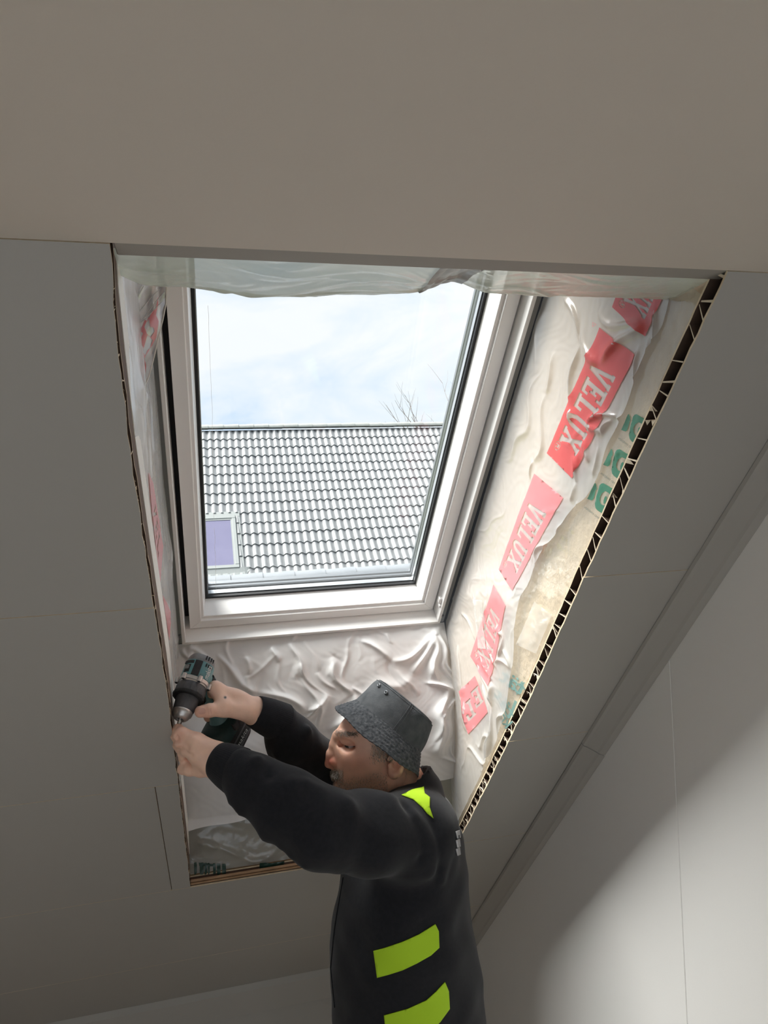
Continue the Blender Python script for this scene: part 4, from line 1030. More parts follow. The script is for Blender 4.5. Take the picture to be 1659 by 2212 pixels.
# fingers closed round the grip
drl_f = [[P3(452, 1500, 1.535), P3(437, 1512, 1.556), P3(434, 1520, 1.575)],
         [P3(456, 1520, 1.555), P3(441, 1528, 1.560), P3(446, 1540, 1.552), P3(462, 1540, 1.545)],
         [P3(466, 1533, 1.575), P3(446, 1541, 1.578), P3(450, 1550, 1.568), P3(466, 1550, 1.560)],
         [P3(478, 1546, 1.592), P3(458, 1550, 1.592), P3(462, 1556, 1.584), P3(474, 1556, 1.577)]]
for i, fp_ in enumerate(drl_f):
    pts = [mcp[i]]+fp_; r0 = (.0118, .0118, .011, .0098)[i]
    hr.chain(pts, [r0, r0*.95, r0*.88, r0*.82, r0*.75][:len(pts)], .005, .003)
hr.cut(hr.capsule(P3(448, 1521, 1.447), P3(450, 1543, 1.447), .0009), .0015); hr.cut(hr.capsule(P3(453, 1521, 1.449), P3(455, 1543, 1.449), .0009), .0015)
hand_r = hr.mesh()

hl = Field(P3(360, 1720, 1.42)+[0, 0, -.09], P3(545, 1545, 1.42)+[0, 0, .09], .0018)
wl = P3(474, 1643, 1.400); fl2 = P3(560, 1700, 1.365)
hl.add(hl.capsule(wl+[0, .006, .004], fl2, .024, .034), 0); hl.add(hl.capsule(wl+[0, -.006, -.002], fl2, .022, .032), .01)
ml = [P3(427, 1599, 1.415), P3(418, 1606, 1.398), P3(418, 1620, 1.390), P3(426, 1634, 1.392)]
for i, m_ in enumerate(ml):
    hl.add(hl.capsule(wl+np.array([-.006, .012-.008*i, .006-.004*i]), m_, .019, (.0135, .0140, .0130, .0115)[i]), .016)
fing = [[P3(393, 1584, 1.412), P3(384, 1576, 1.432), P3(385, 1581, 1.452)], [P3(388, 1588, 1.402), P3(381, 1590, 1.424), P3(384, 1597, 1.444)],
        [P3(390, 1604, 1.396), P3(385, 1610, 1.418), P3(388, 1618, 1.438)], [P3(402, 1622, 1.398), P3(394, 1628, 1.414), P3(394, 1637, 1.430)]]
for i, fp_ in enumerate(fing):
    r0 = (.0118, .0122, .0115, .0100)[i]; hl.chain([ml[i]]+fp_, [r0*1.1, r0, r0*.9, r0*.8], .007, .004)
for i in range(4): hl.add(hl.ell(ml[i]+np.array([0, .004, -.006]), (.0085, .008, .008)), .008)
for i in range(0):
    a, b_ = (ml[i]+ml[i+1])/2+np.array([-.016, .002, -.012]), (fing[i][0]+fing[i+1][0])/2+np.array([-.004, .002, -.012])
    hl.cut(hl.capsule(a, b_, .0022), .005)
for i in range(3):
    a, b_ = (ml[i]+ml[i+1])/2+np.array([-.004, .002, -.014]), (fing[i][0]+fing[i+1][0])/2+np.array([-.002, .001, -.011])
    c_ = (fing[i][1]+fing[i+1][1])/2+np.array([-.010, 0, -.004])
    for p_, q_ in ((a, b_), (b_, c_)): hl.d = hl.d+(np.float32(.0030)*np.exp(-(hl.capsule(p_, q_, 0.0)/np.float32(.0048))**2)).astype(np.float32)
for i in range(4):                                      # tendons on the back of the hand
    p_, q_ = ml[i]+np.array([.004, .004, -.015]), wl+np.array([-.016, .010-.007*i, -.020]); hl.d = hl.d-(np.float32(.0011)*np.exp(-(hl.capsule(p_, q_, 0.0)/np.float32(.0042))**2)).astype(np.float32)
tl2 = [P3(458, 1652, 1.408), P3(434, 1662, 1.412), P3(410, 1662, 1.422), P3(394, 1662, 1.434)]
hl.chain(tl2, [.0185, .0140, .0122, .0105], .016, .006)
hl.add(hl.capsule(P3(424, 1640, 1.402), P3(440, 1656, 1.412), .010, .012), .014)
hand_l = hl.mesh()

# ------------------------------------------------ trunk, arms and legs under the clothes (one surface with the head and the hands)
SN, EN, WN = P3(898, 1800, 1.46), P3(692, 1787, 1.322), P3(474, 1643, 1.400)      # near (left) shoulder, elbow, wrist
SF_, EF, WF = P3(905, 1772, 1.745), P3(726, 1672, 1.680), P3(552, 1537, 1.535)     # far (right)
FLOOR_Y = None
up = np.array([CR[2], CU[2], CF[2]])                     # world up in body space
def below(p, d): return np.array(p)-up*d
fz = lambda p: float((to_world(p))[2])                   # height of a body-space point
hipc = P3(890, 2330, ZM); hipn, hipf = hipc+[.0, 0, -.095], hipc+[0, 0, .095]
def leg(hp, fwd):
    hz = fz(hp); kn = below(hp, hz-.49)+np.array([-.05+fwd, 0, 0]); an = below(hp, hz-.09)+np.array([-.0+fwd*1.4, 0, 0]); return kn, an
kn_n, an_n = leg(hipn, -.03); kn_f, an_f = leg(hipf, .05)
bd = Field([-.45, -2.15, 1.22], [.26, -.30, 1.92], .012)
rows = np.array([[1700, 868, .050, .060], [1745, 884, .065, .14], [1790, 880, .088, .172], [1890, 868, .118, .178], [1990, 868, .138, .178], [2080, 874, .148, .172], [2212, 886, .150, .172], [2330, 892, .140, .168], [2400, 892, .11, .15]])
def trunk(F, grow, y0, y1):
    py = 1106-F.Y*FPX/ZM; cx = (np.interp(py, rows[:, 0], rows[:, 1])-829.5)/FPX*ZM; a = np.interp(py, rows[:, 0], rows[:, 2])+grow; b_ = np.interp(py, rows[:, 0], rows[:, 3])+grow
    r = np.sqrt(((F.X-cx)/a)**2+((F.Z-ZM)/b_)**2); d = (r-1)*np.minimum(a, b_)*.95
    yt, yb = -(y0-1106)/FPX*ZM, -(y1-1106)/FPX*ZM
    return np.maximum(np.maximum(d, F.Y-yt), yb-F.Y)
bd.add(trunk(bd, 0, 1700, 2395), 0)
bd.add(bd.capsule(P3(868, 1690, ZM), P3(885, 1800, ZM), .052, .07), .03)
for S_, E_, W_ in ((SN, EN, WN), (SF_, EF, WF)): bd.chain([S_, E_, W_], [.055, .042, .026], .04, .02)
for hp, kn, an in ((hipn, kn_n, an_n), (hipf, kn_f, an_f)): bd.chain([hp, kn, an], [.085, .055, .038], .05, .02); bd.add(bd.capsule(an-up*.05, an-up*.05+np.array([-.11, -.0, 0]), .026, .022), .03)
body_c = bd.mesh()

def skin_colour(V):
    'blotches of colour that belong to the skin: ruddy nose and cheeks, shaven jaw, lips, a bruise on the hand'
    c = np.tile(lin(246, 204, 180), (len(V), 1)); px = 829.5+V[:, 0]/V[:, 2]*FPX; py = 1106-V[:, 1]/V[:, 2]*FPX
    def blend(mask, col_): c[:] = c*(1-mask[:, None])+col_*mask[:, None]
    g2 = lambda x, y, sx, sy: np.exp(-((px-x)/sx)**2-((py-y)/sy)**2)
    hd_ = (V[:, 1] > P3(0, 1770, ZM)[1]) & (px > 690) & (px < 945)
    H = hd_.astype(float)
    blend(H*.55, lin(238, 182, 156))
    blend(H*.85*g2(712, 1646, 16, 14), lin(206, 116, 98)); blend(H*.45*g2(775, 1645, 30, 22), lin(210, 132, 110)); blend(H*.5*g2(856, 1658, 16, 22), lin(212, 140, 112))
    blend(H*.5*g2(752, 1613, 16, 7), lin(150, 94, 80))
    bm_ = np.clip((py-(1655+.0*(px-720)))/16, 0, 1)*np.clip((px-705)/8, 0, 1)*np.clip((838-px+.35*(py-1655)*0)/22, 0, 1)
    bm_ = bm_*np.where(px > 742, np.clip((py-(1676-.22*(px-742)))/22, 0, 1), 1)
    blend(H*.40*bm_, lin(140, 108, 86)); blend(H*.8*g2(722, 1690, 9, 3.2), lin(140, 82, 74))
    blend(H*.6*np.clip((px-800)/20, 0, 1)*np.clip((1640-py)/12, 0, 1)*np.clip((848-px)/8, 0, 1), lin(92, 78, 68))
    Hn = (~hd_) & (px < 640) & (py < 1760)
    near = V[:, 2]
    sp = (Hn & (near < 1.535))*np.clip(1.6-np.hypot(px-486.5, py-1506.5)/2.6, 0, 1); blend(sp, lin(48, 50, 50))
    blend(Hn*.4*np.exp(-((px-440)/22)**2-((py-1537)/12)**2), lin(196, 120, 104)); blend(Hn*.35*np.exp(-((px-388)/14)**2-((py-1590)/26)**2), lin(204, 132, 112))
    return c
bo_, BV, BF = field_object('body', [head, hand_r, hand_l, body_c], M['skin'], man, skin_colour)
M['eye'] = mat('eye_white', (0.42, 0.36, 0.33), .15); M['iris'] = mat('iris', (0.045, 0.04, 0.035), .1)
for sg in (-1, 1):
    c = HD(757, 1610.5, sg*.0365); b = MB(); vs, fs = [], []; nu, nv = 20, 12; fd_ = np.array([-.86, -.20, -sg*.50]); fd_ /= np.linalg.norm(fd_); s1_ = np.cross(fd_, [0, 1., 0]); s1_ /= np.linalg.norm(s1_); s2_ = np.cross(fd_, s1_)
    for j in range(nv+1):
        ph = math.pi*j/nv
        for i in range(nu): th = 2*math.pi*i/nu; vs.append(to_world(c+.0118*(fd_*math.cos(ph)+math.sin(ph)*(math.cos(th)*s1_+math.sin(th)*s2_))))
    for j in range(nv):
        for i in range(nu): fs.append((j*nu+i, j*nu+(i+1) % nu, (j+1)*nu+(i+1) % nu, (j+1)*nu+i))
    me_ = bpy.data.meshes.new('eye'); me_.from_pydata([tuple(p) for p in vs], [], fs); ob_ = link_mesh('eye', me_, [M['eye'], M['iris']], bo_, True)
    me_.polygons.foreach_set('material_index', [1 if k < 3*nu else 0 for k in range(len(fs))])
nl = MB()
def nail(c, u, v, n_, a, b_):
    k = 14; vs = []; fs = []
    for j, s_ in enumerate((1.0, .7, .3)):
        for i in range(k):
            t = 2*math.pi*i/k; cu_, cv = math.copysign(abs(math.cos(t))**.7, math.cos(t)), math.copysign(abs(math.sin(t))**.7, math.sin(t))
            vs.append(to_world(c+u*a*s_*cu_+v*b_*s_*cv+n_*(.0016*(1-(s_*cv)**2*1.2)-.0004)))
    for j in range(2):
        for i in range(k): fs.append((j*k+i, j*k+(i+1) % k, (j+1)*k+(i+1) % k, (j+1)*k+i))
    fs.append(tuple(2*k+i for i in range(k))); nl.add(vs, fs)
td = thumb[3]-thumb[2]; td /= np.linalg.norm(td); nn = np.array([.0, .30, -1.]); nn -= td*(nn@td); nn /= np.linalg.norm(nn)
nail(thumb[3]+td*.001+nn*.0112, td, np.cross(td, nn), nn, .0075, .0062)
nl.build('thumbnail', M['nail'], bo_, True)

# ------------------------------------------------ jacket
jk = Field([-.37, -1.36, 1.20], [.29, -.36, 1.90], .0052)
jk.add(trunk(jk, .018, 1712, 2345), 0)
jk.chain([SN, P3(800, 1799, 1.385), EN, P3(617, 1739, 1.335), P3(548, 1688, 1.362), P3(520, 1669, 1.378)], [.076, .073, .066, .060, .047, .042], .045, .03)
jk.chain([SF_, (SF_+EF)/2, EF, EF*.42+WF*.58+np.array([0, -.002, 0]), WF+np.array([.050, -.034, .036])], [.082, .072, .058, .047, .041], .04, .03)
jk.add(jk.ell(P3(905, 1775, 1.50), (.072, .055, .08)), .05); jk.add(jk.ell(P3(925, 1860, ZM), (.070, .12, .16)), .05)
# collar: a shell round the neck, cut by a slanting plane
ca, cb = P3(884, 1750, ZM), P3(858, 1672, ZM)
sh = jk.capsule(ca, cb, .086, .073); inn = jk.capsule(ca, cb, .078, .064)
p0 = P3(852, 1693, ZM); nrm_ = np.array([-.40, .90, .12]); nrm_ /= np.linalg.norm(nrm_)
pl_ = (jk.X-p0[0])*nrm_[0]+(jk.Y-p0[1])*nrm_[1]+(jk.Z-p0[2])*nrm_[2]
jk.add(np.maximum(np.maximum(sh, pl_), -inn), .012)
jk.add(jk.ell(P3(924, 1712, ZM), (.030, .028, .085)), .02)
jk.cut(np.maximum(jk.capsule(P3(880, 1720, ZM), P3(850, 1640, ZM), .060, .058), -1), .004)
# folds and slack
def fold(a, b_, r, k=.02):
    dd = jk.capsule(a, b_, 0.0); jk.d = jk.d-(np.float32(r*.55)*np.exp(-(dd/np.float32(r*1.25))**2)).astype(np.float32)
for a, b_, r in ((P3(520, 1632, 1.368), P3(528, 1690, 1.352), .012), (P3(556, 1646, 1.335), P3(566, 1742, 1.328), .012), (P3(636, 1690, 1.292), P3(648, 1800, 1.268), .016), (P3(690, 1706, 1.300), P3(700, 1790, 1.262), .014),
                 (P3(760, 1730, 1.30), P3(735, 1860, 1.30), .014), (P3(840, 1730, 1.38), P3(800, 1860, 1.335), .012), (P3(900, 1760, 1.385), P3(930, 1880, 1.40), .010), (P3(960, 1790, 1.44), P3(955, 1900, 1.42), .010),
                 (P3(600, 1570, 1.56), P3(590, 1630, 1.575), .010), (P3(660, 1600, 1.60), P3(640, 1660, 1.615), .012), (P3(690, 1625, 1.63), P3(668, 1680, 1.64), .010)):
    fold(a, b_, r)
for a, b_ in ((P3(664, 1684, 1.275), P3(690, 1712, 1.262)), (P3(575, 1660, 1.32), P3(600, 1760, 1.30)), (P3(870, 1740, 1.385), P3(905, 1850, 1.375)), (P3(935, 1760, 1.40), P3(945, 1880, 1.405))): jk.d = jk.d+(np.float32(.006)*np.exp(-(jk.capsule(a, b_, 0.0)/np.float32(.011))**2)).astype(np.float32)
rf_ = np.random.default_rng(17)
for (a0, a1, n0) in ((EN, WN, 9), (SN, EN, 9), (EF, WF, 7)):
    ax_ = (a1-a0)/np.linalg.norm(a1-a0); pv = np.cross(ax_, [0, 0, 1.]); pv /= np.linalg.norm(pv)
    for _ in range(n0):
        t0_ = rf_.uniform(.05, .8); c = a0+(a1-a0)*t0_+np.array([0, 0, -.055]); d = pv*rf_.uniform(.03, .07)+ax_*rf_.uniform(-.05, .05)
        fold(c-d, c+d+np.array([0, 0, .02]), rf_.uniform(.007, .012)*(1 if rf_.random() < .6 else -1) if False else rf_.uniform(.006, .011))
nz_ = .0022*np.sin(jk.X*38+2*np.sin(jk.Y*21))*np.sin(jk.Y*33+1.7*np.sin(jk.Z*24))+.0016*np.sin(jk.Z*52+jk.Y*30)*np.sin(jk.X*47+1)
jk.d = jk.d+nz_.astype(np.float32)
# side seam, a shallow groove down the back of the arm hole
seam = jk.capsule(P3(912, 1990, 1.41), P3(955, 2212, 1.41), .0035); jk.cut(seam, .004)
jm = jk.mesh()
jac, JV, JF = field_object('jacket', [jm], M['fleece'], man)
jme = jac.data
# ribbed cuffs
def cuff(a, b_, r0, r1, ang):
    a, b_ = np.array(a), np.array(b_); t = (b_-a)/np.linalg.norm(b_-a); u = np.cross(t, [0, 0, 1.]); u /= np.linalg.norm(u); v = np.cross(t, u); k = 240; n_ = 7; vs, fs = [], []
    L_ = np.linalg.norm(b_-a)
    prof = [(.004, r0-.012), (0.0, r0-.004), (-.0012, r0-.002), (.001, r0)]+[(L_*i/(n_-1), r0+(r1-r0)*i/(n_-1)+.0015*math.sin(math.pi*i/(n_-1))) for i in range(1, n_)]
    for d, r in prof:
        for i in range(k):
            th = 2*math.pi*i/k; rr_ = r+(.00022*math.cos(th*60) if d > .002 else 0); vs.append(to_world(a+t*d+rr_*(math.cos(th)*u+math.sin(th)*v*ang)))
    for j in range(len(prof)-1):
        for i in range(k): fs.append((j*k+i, j*k+(i+1) % k, (j+1)*k+(i+1) % k, (j+1)*k+i))
    b = MB(); b.add(vs, fs); return b.build('cuff', M['fleece'], jac, True)
cuff(WN+np.array([-.006, .002, .002]), P3(514, 1666, 1.380), .0345, .0455, .95)
cuff(WF+np.array([-.002, .002, -.002]), WF+np.array([.050, -.034, .035]), .0335, .0425, .95)
# lime patches and reflective strips, lying on the jacket
bvh = BVHTree.FromPolygons([tuple(p) for p in to_world(JV)], [tuple(int(i) for i in f) for f in JF])
def on_jacket(px, py, off):
    r = Vector(ray(px, py)); o = Vector(O)
    loc, nrm, _i, _d = bvh.ray_cast(o, r.normalized())
    if loc is None:
        loc, nrm, _i, _d = bvh.find_nearest(o+r*1.5)
    if nrm.dot(r) > 0: nrm = -nrm
    return loc+nrm*off
def patch(name, lp, mt):
    o = drape(name, [lp], on_jacket, mt, jac, .0018, 7.0)
    md = o.modifiers.new('t', 'SOLIDIFY'); md.thickness = .0016; md.offset = 0; return o
patch('lime_band', [(808, 2053), (830, 2047), (870, 2033), (905, 2017), (940, 1995), (947, 2010), (948, 2046), (930, 2063), (900, 2080), (870, 2094), (840, 2104), (815, 2111)], M['lime'])
patch('lime_band', [(830, 2192), (880, 2178), (920, 2160), (940, 2142), (960, 2120), (968, 2140), (970, 2178), (950, 2206), (930, 2226), (900, 2244), (838, 2262)], M['lime'])
patch('lime_patch', [(867, 1719), (890, 1708), (915, 1701), (917, 1716), (928, 1724), (927, 1745), (935, 1768), (922, 1758), (910, 1744), (892, 1728)], M['lime'])
for y in (1796, 1815, 1833): patch('reflective_strip', [(983, y), (991, y-3), (993, y+13), (986, y+15)], M['reflective'])
zp = MB(); zp.tube([on_jacket(743-.17*(y-1890) if y < 2000 else 724-.1*(y-2000)+.2*max(0, y-2090), y, .001) for y in range(1896, 2180, 14)], .0011, 6); zp.build('zip', M['rib'], jac)

# ------------------------------------------------ trousers, boots
tr_ = Field([-.30, -2.09, 1.30], [.30, -1.15, 1.92], .009)
tr_.add(trunk(tr_, .012, 2290, 2398), 0)
for hp, kn, an in ((hipn, kn_n, an_n), (hipf, kn_f, an_f)): tr_.chain([hp, kn, an+np.array([0, .015, 0])], [.098, .072, .062], .05, .02)
tr_.d = tr_.d+(.003*np.sin(tr_.Y*40+tr_.X*30)*np.sin(tr_.Z*35)).astype(np.float32)
field_object('trousers', [tr_.mesh()], M['trousers'], man)
for an in (an_n, an_f):
    dz = fz(an); bt = Field(an+np.array([-.24, -.16, -.08]), an+np.array([.10, .12, .08]), .006)
    sole = below(an, dz-.012)
    bt.add(bt.capsule(an+np.array([.005, .05, 0]), below(an, dz-.05), .052, .05), 0)
    bt.add(bt.capsule(below(an, dz-.045)+np.array([.02, 0, 0]), below(an, dz-.042)+np.array([-.16, 0, 0]), .046, .040), .03)
    hgt = (bt.X-sole[0])*up[0]+(bt.Y-sole[1])*up[1]+(bt.Z-sole[2])*up[2]+.012
    bt.d = np.maximum(bt.d, -hgt+.002)
    field_object('boot', [bt.mesh()], M['boot'], man)

# ------------------------------------------------ bucket hat
def hat_pt(u, a, rb, rc, wob=0.0):      # a: height along the axis, u: angle
    return to_world(RC+HA*a+HB*rb*math.cos(u)+HCx*rc*math.sin(u)+HA*wob)
def lathe(prof, name, mt, parent, seg=72, wob=None):
    vs, fs = [], []
    for j, (a, rb, rc) in enumerate(prof):
        for i in range(seg):
            u = 2*math.pi*i/seg; w = wob(u, j/(len(prof)-1), a) if wob else (0, 0)
            vs.append(hat_pt(u, a+w[0], rb+w[1], rc+w[1]))
    n = len(prof)
    for j in range(n-1):
        for i in range(seg): fs.append((j*seg+i, j*seg+(i+1) % seg, (j+1)*seg+(i+1) % seg, (j+1)*seg+i))
    if prof[0][1] < .02: fs.append(tuple(range(seg))[::-1])
    b = MB(); b.add(vs, fs); o = b.build(name, mt, parent, True); return o
rngh = random.Random(4)
dents = [(rngh.uniform(0, 6.28), rngh.uniform(.1, .9), rngh.uniform(.25, .6), rngh.uniform(-.004, .003)) for _ in range(16)]
dents += [(-2.35, .60, .35, -.0070), (-2.0, .40, .25, .004), (-1.55, .3, .3, -.004), (-2.7, .75, .25, -.005), (-1.9, .75, .3, -.004), (-.6, .5, .3, -.003)]
def crown_wob(u, t, a):
    w = 0
    for (u0, t0, s_, am) in dents:
        du = math.atan2(math.sin(u-u0), math.cos(u-u0)); w += 1.5*am*math.exp(-(du/s_)**2-((t-t0)/.22)**2)
    w += .0008*math.sin(u*9+t*14)
    return (0, max(w, -.0075*(1-t*.6)))
cp2 = [(.0700, .004, .004), (.0705, .030, .026), (.0705, .055, .048), (.0695, .068, .059), (.0670, .0765, .0665), (.0630, .081, .070), (.0575, .0835, .0723), (.045, .0862, .0745), (.034, .0885, .0765), (.022, .0905, .078), (.010, .0920, .079), (.002, .0925, .0795), (-.001, .0915, .0785)]
hat = lathe(cp2, 'bucket_hat', M['hat'], man, 72, crown_wob)
md = hat.modifiers.new('s', 'SUBSURF'); md.levels = 1; md.render_levels = 1
def brim_wob(u, t, a):
    rows_ = .0011*math.sin(t*2*math.pi*8)
    return (.004*math.sin(2*u+.6)*t+.0016*math.sin(7*u)*t+.0007*math.sin(u*46+t*22)*1.0+rows_*.8, .0012*math.sin(3*u+1)*t)
bp_ = [(.001-.043*t**1.05, .0915+.0265*t, .0790+.0290*t) for t in [i/40 for i in range(41)]]
brim_p = bp_+[(-.0445, .1182, .1082), (-.0440, .1165, .1066)]+[(.001-.043*t**1.05-.0022, .0905+.0265*t, .0780+.0290*t) for t in (1.0, .66, .33, 0)]
M['brim'] = mat('stitched_brim_cotton', (0.105, 0.112, 0.120), .9, spec=.2, noise=(150, .95, (0.040, 0.045, 0.052)), bump=(260, 1.0, .0022))
br_ = lathe(brim_p, 'brim', M['brim'], hat, 132, brim_wob)
for u, a in ((-.80, .052), (-.42, .055)):
    c = np.array(hat_pt(u, a, .0850, .0735)); n_ = c-np.array(to_world(RC+HA*a)); n_ /= np.linalg.norm(n_); t1_ = np.cross(n_, BC @ HA); t1_ /= np.linalg.norm(t1_); t2_ = np.cross(n_, t1_)
    b = MB(); vs = []; fs = []
    for j, (r_, hh) in enumerate(((.0042, -.001), (.0042, .0012), (.0032, .0019), (.0021, .0012), (.0019, -.001))):
        vs += [c+n_*hh+r_*(math.cos(2*math.pi*i/14)*t1_+math.sin(2*math.pi*i/14)*t2_) for i in range(14)]
    for j in range(4):
        for i in range(14): fs.append((j*14+i, j*14+(i+1) % 14, (j+1)*14+(i+1) % 14, (j+1)*14+i))
    b.add(vs, fs); b.build('eyelet', M['grey_metal'], hat, True)
st = MB()       # stitched side seams and the top seam
for du in (-.035, .035):
    for u0 in (math.pi/2*.95, -math.pi/2):
        pts = []
        for j in range(3, 12):
            a, rb, rc = cp2[j]; w = crown_wob(u0+du, j/12, a)[1]; pts.append(hat_pt(u0+du, a, rb+w+.0006, rc+w+.0006))
        st.tube(pts, .0006, 5)
for a_i in (4, 5):
    a, rb, rc = cp2[a_i]; pts = [hat_pt(2*math.pi*i/60, a, rb+crown_wob(2*math.pi*i/60, a_i/12, a)[1]+.0006, rc+crown_wob(2*math.pi*i/60, a_i/12, a)[1]+.0006) for i in range(61)]; st.tube(pts, .0005, 5, caps=False)
st.build('stitching', M['hat'], hat)

# ------------------------------------------------ beard, brows, hair at the temple
nh = len(head[0]); HV = head[0]; hpx = 829.5+HV[:, 0]/HV[:, 2]*FPX; hpy = 1106-HV[:, 1]/HV[:, 2]*FPX
gc = np.zeros((nh, 3)); q = head[1]
fn = np.cross(HV[q[:, 2]]-HV[q[:, 0]], HV[q[:, 3]]-HV[q[:, 1]])
for i in range(4): np.add.at(gc, q[:, i], fn)
gc /= np.linalg.norm(gc, axis=1)[:, None]+1e-12
cen = HD(800, 1640); 
if np.mean(np.sum(gc*(HV-cen), 1)) < 0: gc = -gc
lat = np.abs(HV[:, 2]-ZM)
def hairs(name, mask, n, ln, dr, mats_, jit=.5, lift=.45, wd=.00032):
    pr = mask/mask.sum(); idx = RNG.choice(nh, size=n, p=pr); b = MB()
    for i in idx:
        p = HV[i]+RNG.normal(size=3)*.0008; nv = gc[i]; d = np.array(dr)+RNG.normal(size=3)*jit; d -= nv*(d@nv); d = d/np.linalg.norm(d)+nv*lift; d /= np.linalg.norm(d)
        s_ = np.cross(d, nv); s_ /= np.linalg.norm(s_)+1e-9; l_ = ln*RNG.uniform(.6, 1.25); m_ = int(RNG.choice(len(mats_), p=[.5, .3, .2][:len(mats_)] if len(mats_) == 3 else None))
        mid = p+d*l_*.55+nv*.0003; tip = p+d*l_-nv*l_*.25
        b.add([to_world(p-s_*wd), to_world(p+s_*wd), to_world(mid+s_*wd*.8), to_world(mid-s_*wd*.8), to_world(tip)], [(0, 1, 2, 3), (3, 2, 4)], m_)
    o = b.build(name, [M[k] for k in mats_], man); o['kind'] = 'stuff'; return o
fy = np.clip((hpy-1660)/6, 0, 1)
bmask = fy*(hpx < 838)*(hpx > 704)*np.where(hpx > 742, np.clip((hpy-(1682-.24*(hpx-742)))/16, 0, 1), 1)*(HV[:, 1] > P3(0, 1752, ZM)[1])*(1-.9*np.exp(-((hpx-724)/9)**2-((hpy-1689)/4.0)**2)*(lat < .022))
bmask = bmask*(lat < .075)*(.35+.65*np.clip((760-hpx)/40, 0, 1)+.25*(hpy > 1700))
hairs('beard', bmask.astype(float)+1e-12, 14000, .0040, (.15, -1, 0), ['hair_grey', 'hair_brown', 'hair_white'], .45, .40, .00018)
mm = np.exp(-((hpx-722)/11)**2-((hpy-1672)/7)**2)*(lat < .030)*(hpy > 1662)
hairs('moustache', mm.astype(float)+1e-12, 2000, .0080, (.10, -1, 0), ['hair_brown', 'hair_grey', 'hair_white'], .45, .5)
eb = np.exp(-((hpy-(1585+.06*(hpx-740)))/3.2)**2)*np.clip((hpx-722)/6, 0, 1)*np.clip((776-hpx)/12, 0, 1)*(lat > .010)*(lat < .058)
hairs('eyebrow', eb.astype(float)+1e-12, 700, .0075, (.9, -.1, 0), ['hair_brown', 'hair_grey', 'hair_white'], .35, .5)
tm = np.clip((hpx-796)/14, 0, 1)*np.clip((1650-hpy)/10, 0, 1)*np.clip((852-hpx)/6, 0, 1)*(lat > .03)*(hpy > 1565)
hairs('side_hair', tm.astype(float)+1e-12, 3200, .0065, (.5, -1, 0), ['hair_grey', 'hair_brown', 'hair_white'], .35, .2, .00022)
nk = np.clip((898-hpx)/4, 0, 1)*np.clip((hpx-872)/8, 0, 1)*np.clip((1700-hpy)/10, 0, 1)*(hpy > 1600)
hairs('neck_hair', nk.astype(float)+1e-12, 2000, .007, (.2, -1, 0), ['hair_grey', 'hair_brown', 'hair_white'], .3, .2, .00022)
# ================================================================== THE DRILL
M['teal'] = mat('teal_plastic', (0.10, 0.27, 0.285), .42, noise=(90, .6, (0.17, 0.29, 0.30)), bump=(300, .2, .0005))
M['teal_dark'] = mat('dark_teal_plastic', (0.012, 0.045, 0.046), .5, noise=(80, .4, (0.02, 0.055, 0.055)))
M['grip'] = mat('black_grip_rubber', (0.018, 0.018, 0.019), .75, noise=(150, .4, (0.04, 0.04, 0.04)))
M['cap_grey'] = mat('grey_cap_plastic', (0.17, 0.17, 0.168), .5, noise=(120, .5, (0.24, 0.235, 0.23)))
M['clutch'] = mat('charcoal_clutch_plastic', (0.075, 0.075, 0.082), .55, noise=(120, .5, (0.12, 0.12, 0.125)))
M['alu'] = mat('cast_aluminium', (0.62, 0.60, 0.58), .38, metal=.75, noise=(140, .4, (0.45, 0.43, 0.42)))
M['steel'] = mat('bright_steel', (0.70, 0.68, 0.68), .22, metal=1.0)
M['white_print'] = mat('white_print', (0.75, 0.75, 0.74), .5)
M['label'] = mat('yellow_label', (0.62, 0.47, 0.20), .5)
rear, tip = P3(437, 1427, 1.535), P3(391, 1548, 1.447)
av = (tip-rear)/np.linalg.norm(tip-rear); LD = float(np.linalg.norm(tip-rear))
bat = P3(490, 1574, 1.585)
neckp = rear+av*.034
hv = (bat-neckp); hv /= np.linalg.norm(hv)
wv = np.cross(av, hv); wv /= np.linalg.norm(wv)           # sideways, to the picture's left
dv = np.cross(wv, av)*-1; dv = hv-av*(hv@av); dv /= np.linalg.norm(dv)   # down from the barrel, square to it
drill = tag(empty('cordless_drill', tuple(to_world(bat))), 'teal and black cordless drill in the right hand of the man', 'drill')
def ax_pt(t, r, th): return to_world(rear+av*t+r*(math.cos(th)*wv-math.sin(th)*dv))     # th = 90 deg: top
def dl(prof, name, mt, parent, seg=48, rad=None, caps=True):
    vs, fs = [], []
    for (t, r) in prof:
        for i in range(seg):
            th = 2*math.pi*i/seg; vs.append(ax_pt(t, rad(r, th, t) if rad else r, th))
    n = len(prof)
    for j in range(n-1):
        for i in range(seg): fs.append((j*seg+i, j*seg+(i+1) % seg, (j+1)*seg+(i+1) % seg, (j+1)*seg+i))
    if caps: fs += [tuple(range(seg))[::-1], tuple((n-1)*seg+i for i in range(seg))]
    b = MB(); b.add(vs, fs); o = b.build(name, mt, parent); return autosmooth(o, 35)
sq_ = lambda r, th, t: r*(1+.035*math.cos(4*th))
hs_ = dl([(.014, .0285), (.016, .0312), (.030, .0318), (.046, .0316), (.053, .0305)], 'motor_housing', M['teal'], drill, 48, sq_)
dl([(-.003, .020), (-.001, .0262), (.004, .0292), (.012, .0306), (.0165, .0308), (.0168, .029)], 'rear_cap', M['cap_grey'], drill, 48, sq_)
b = MB()       # air slots
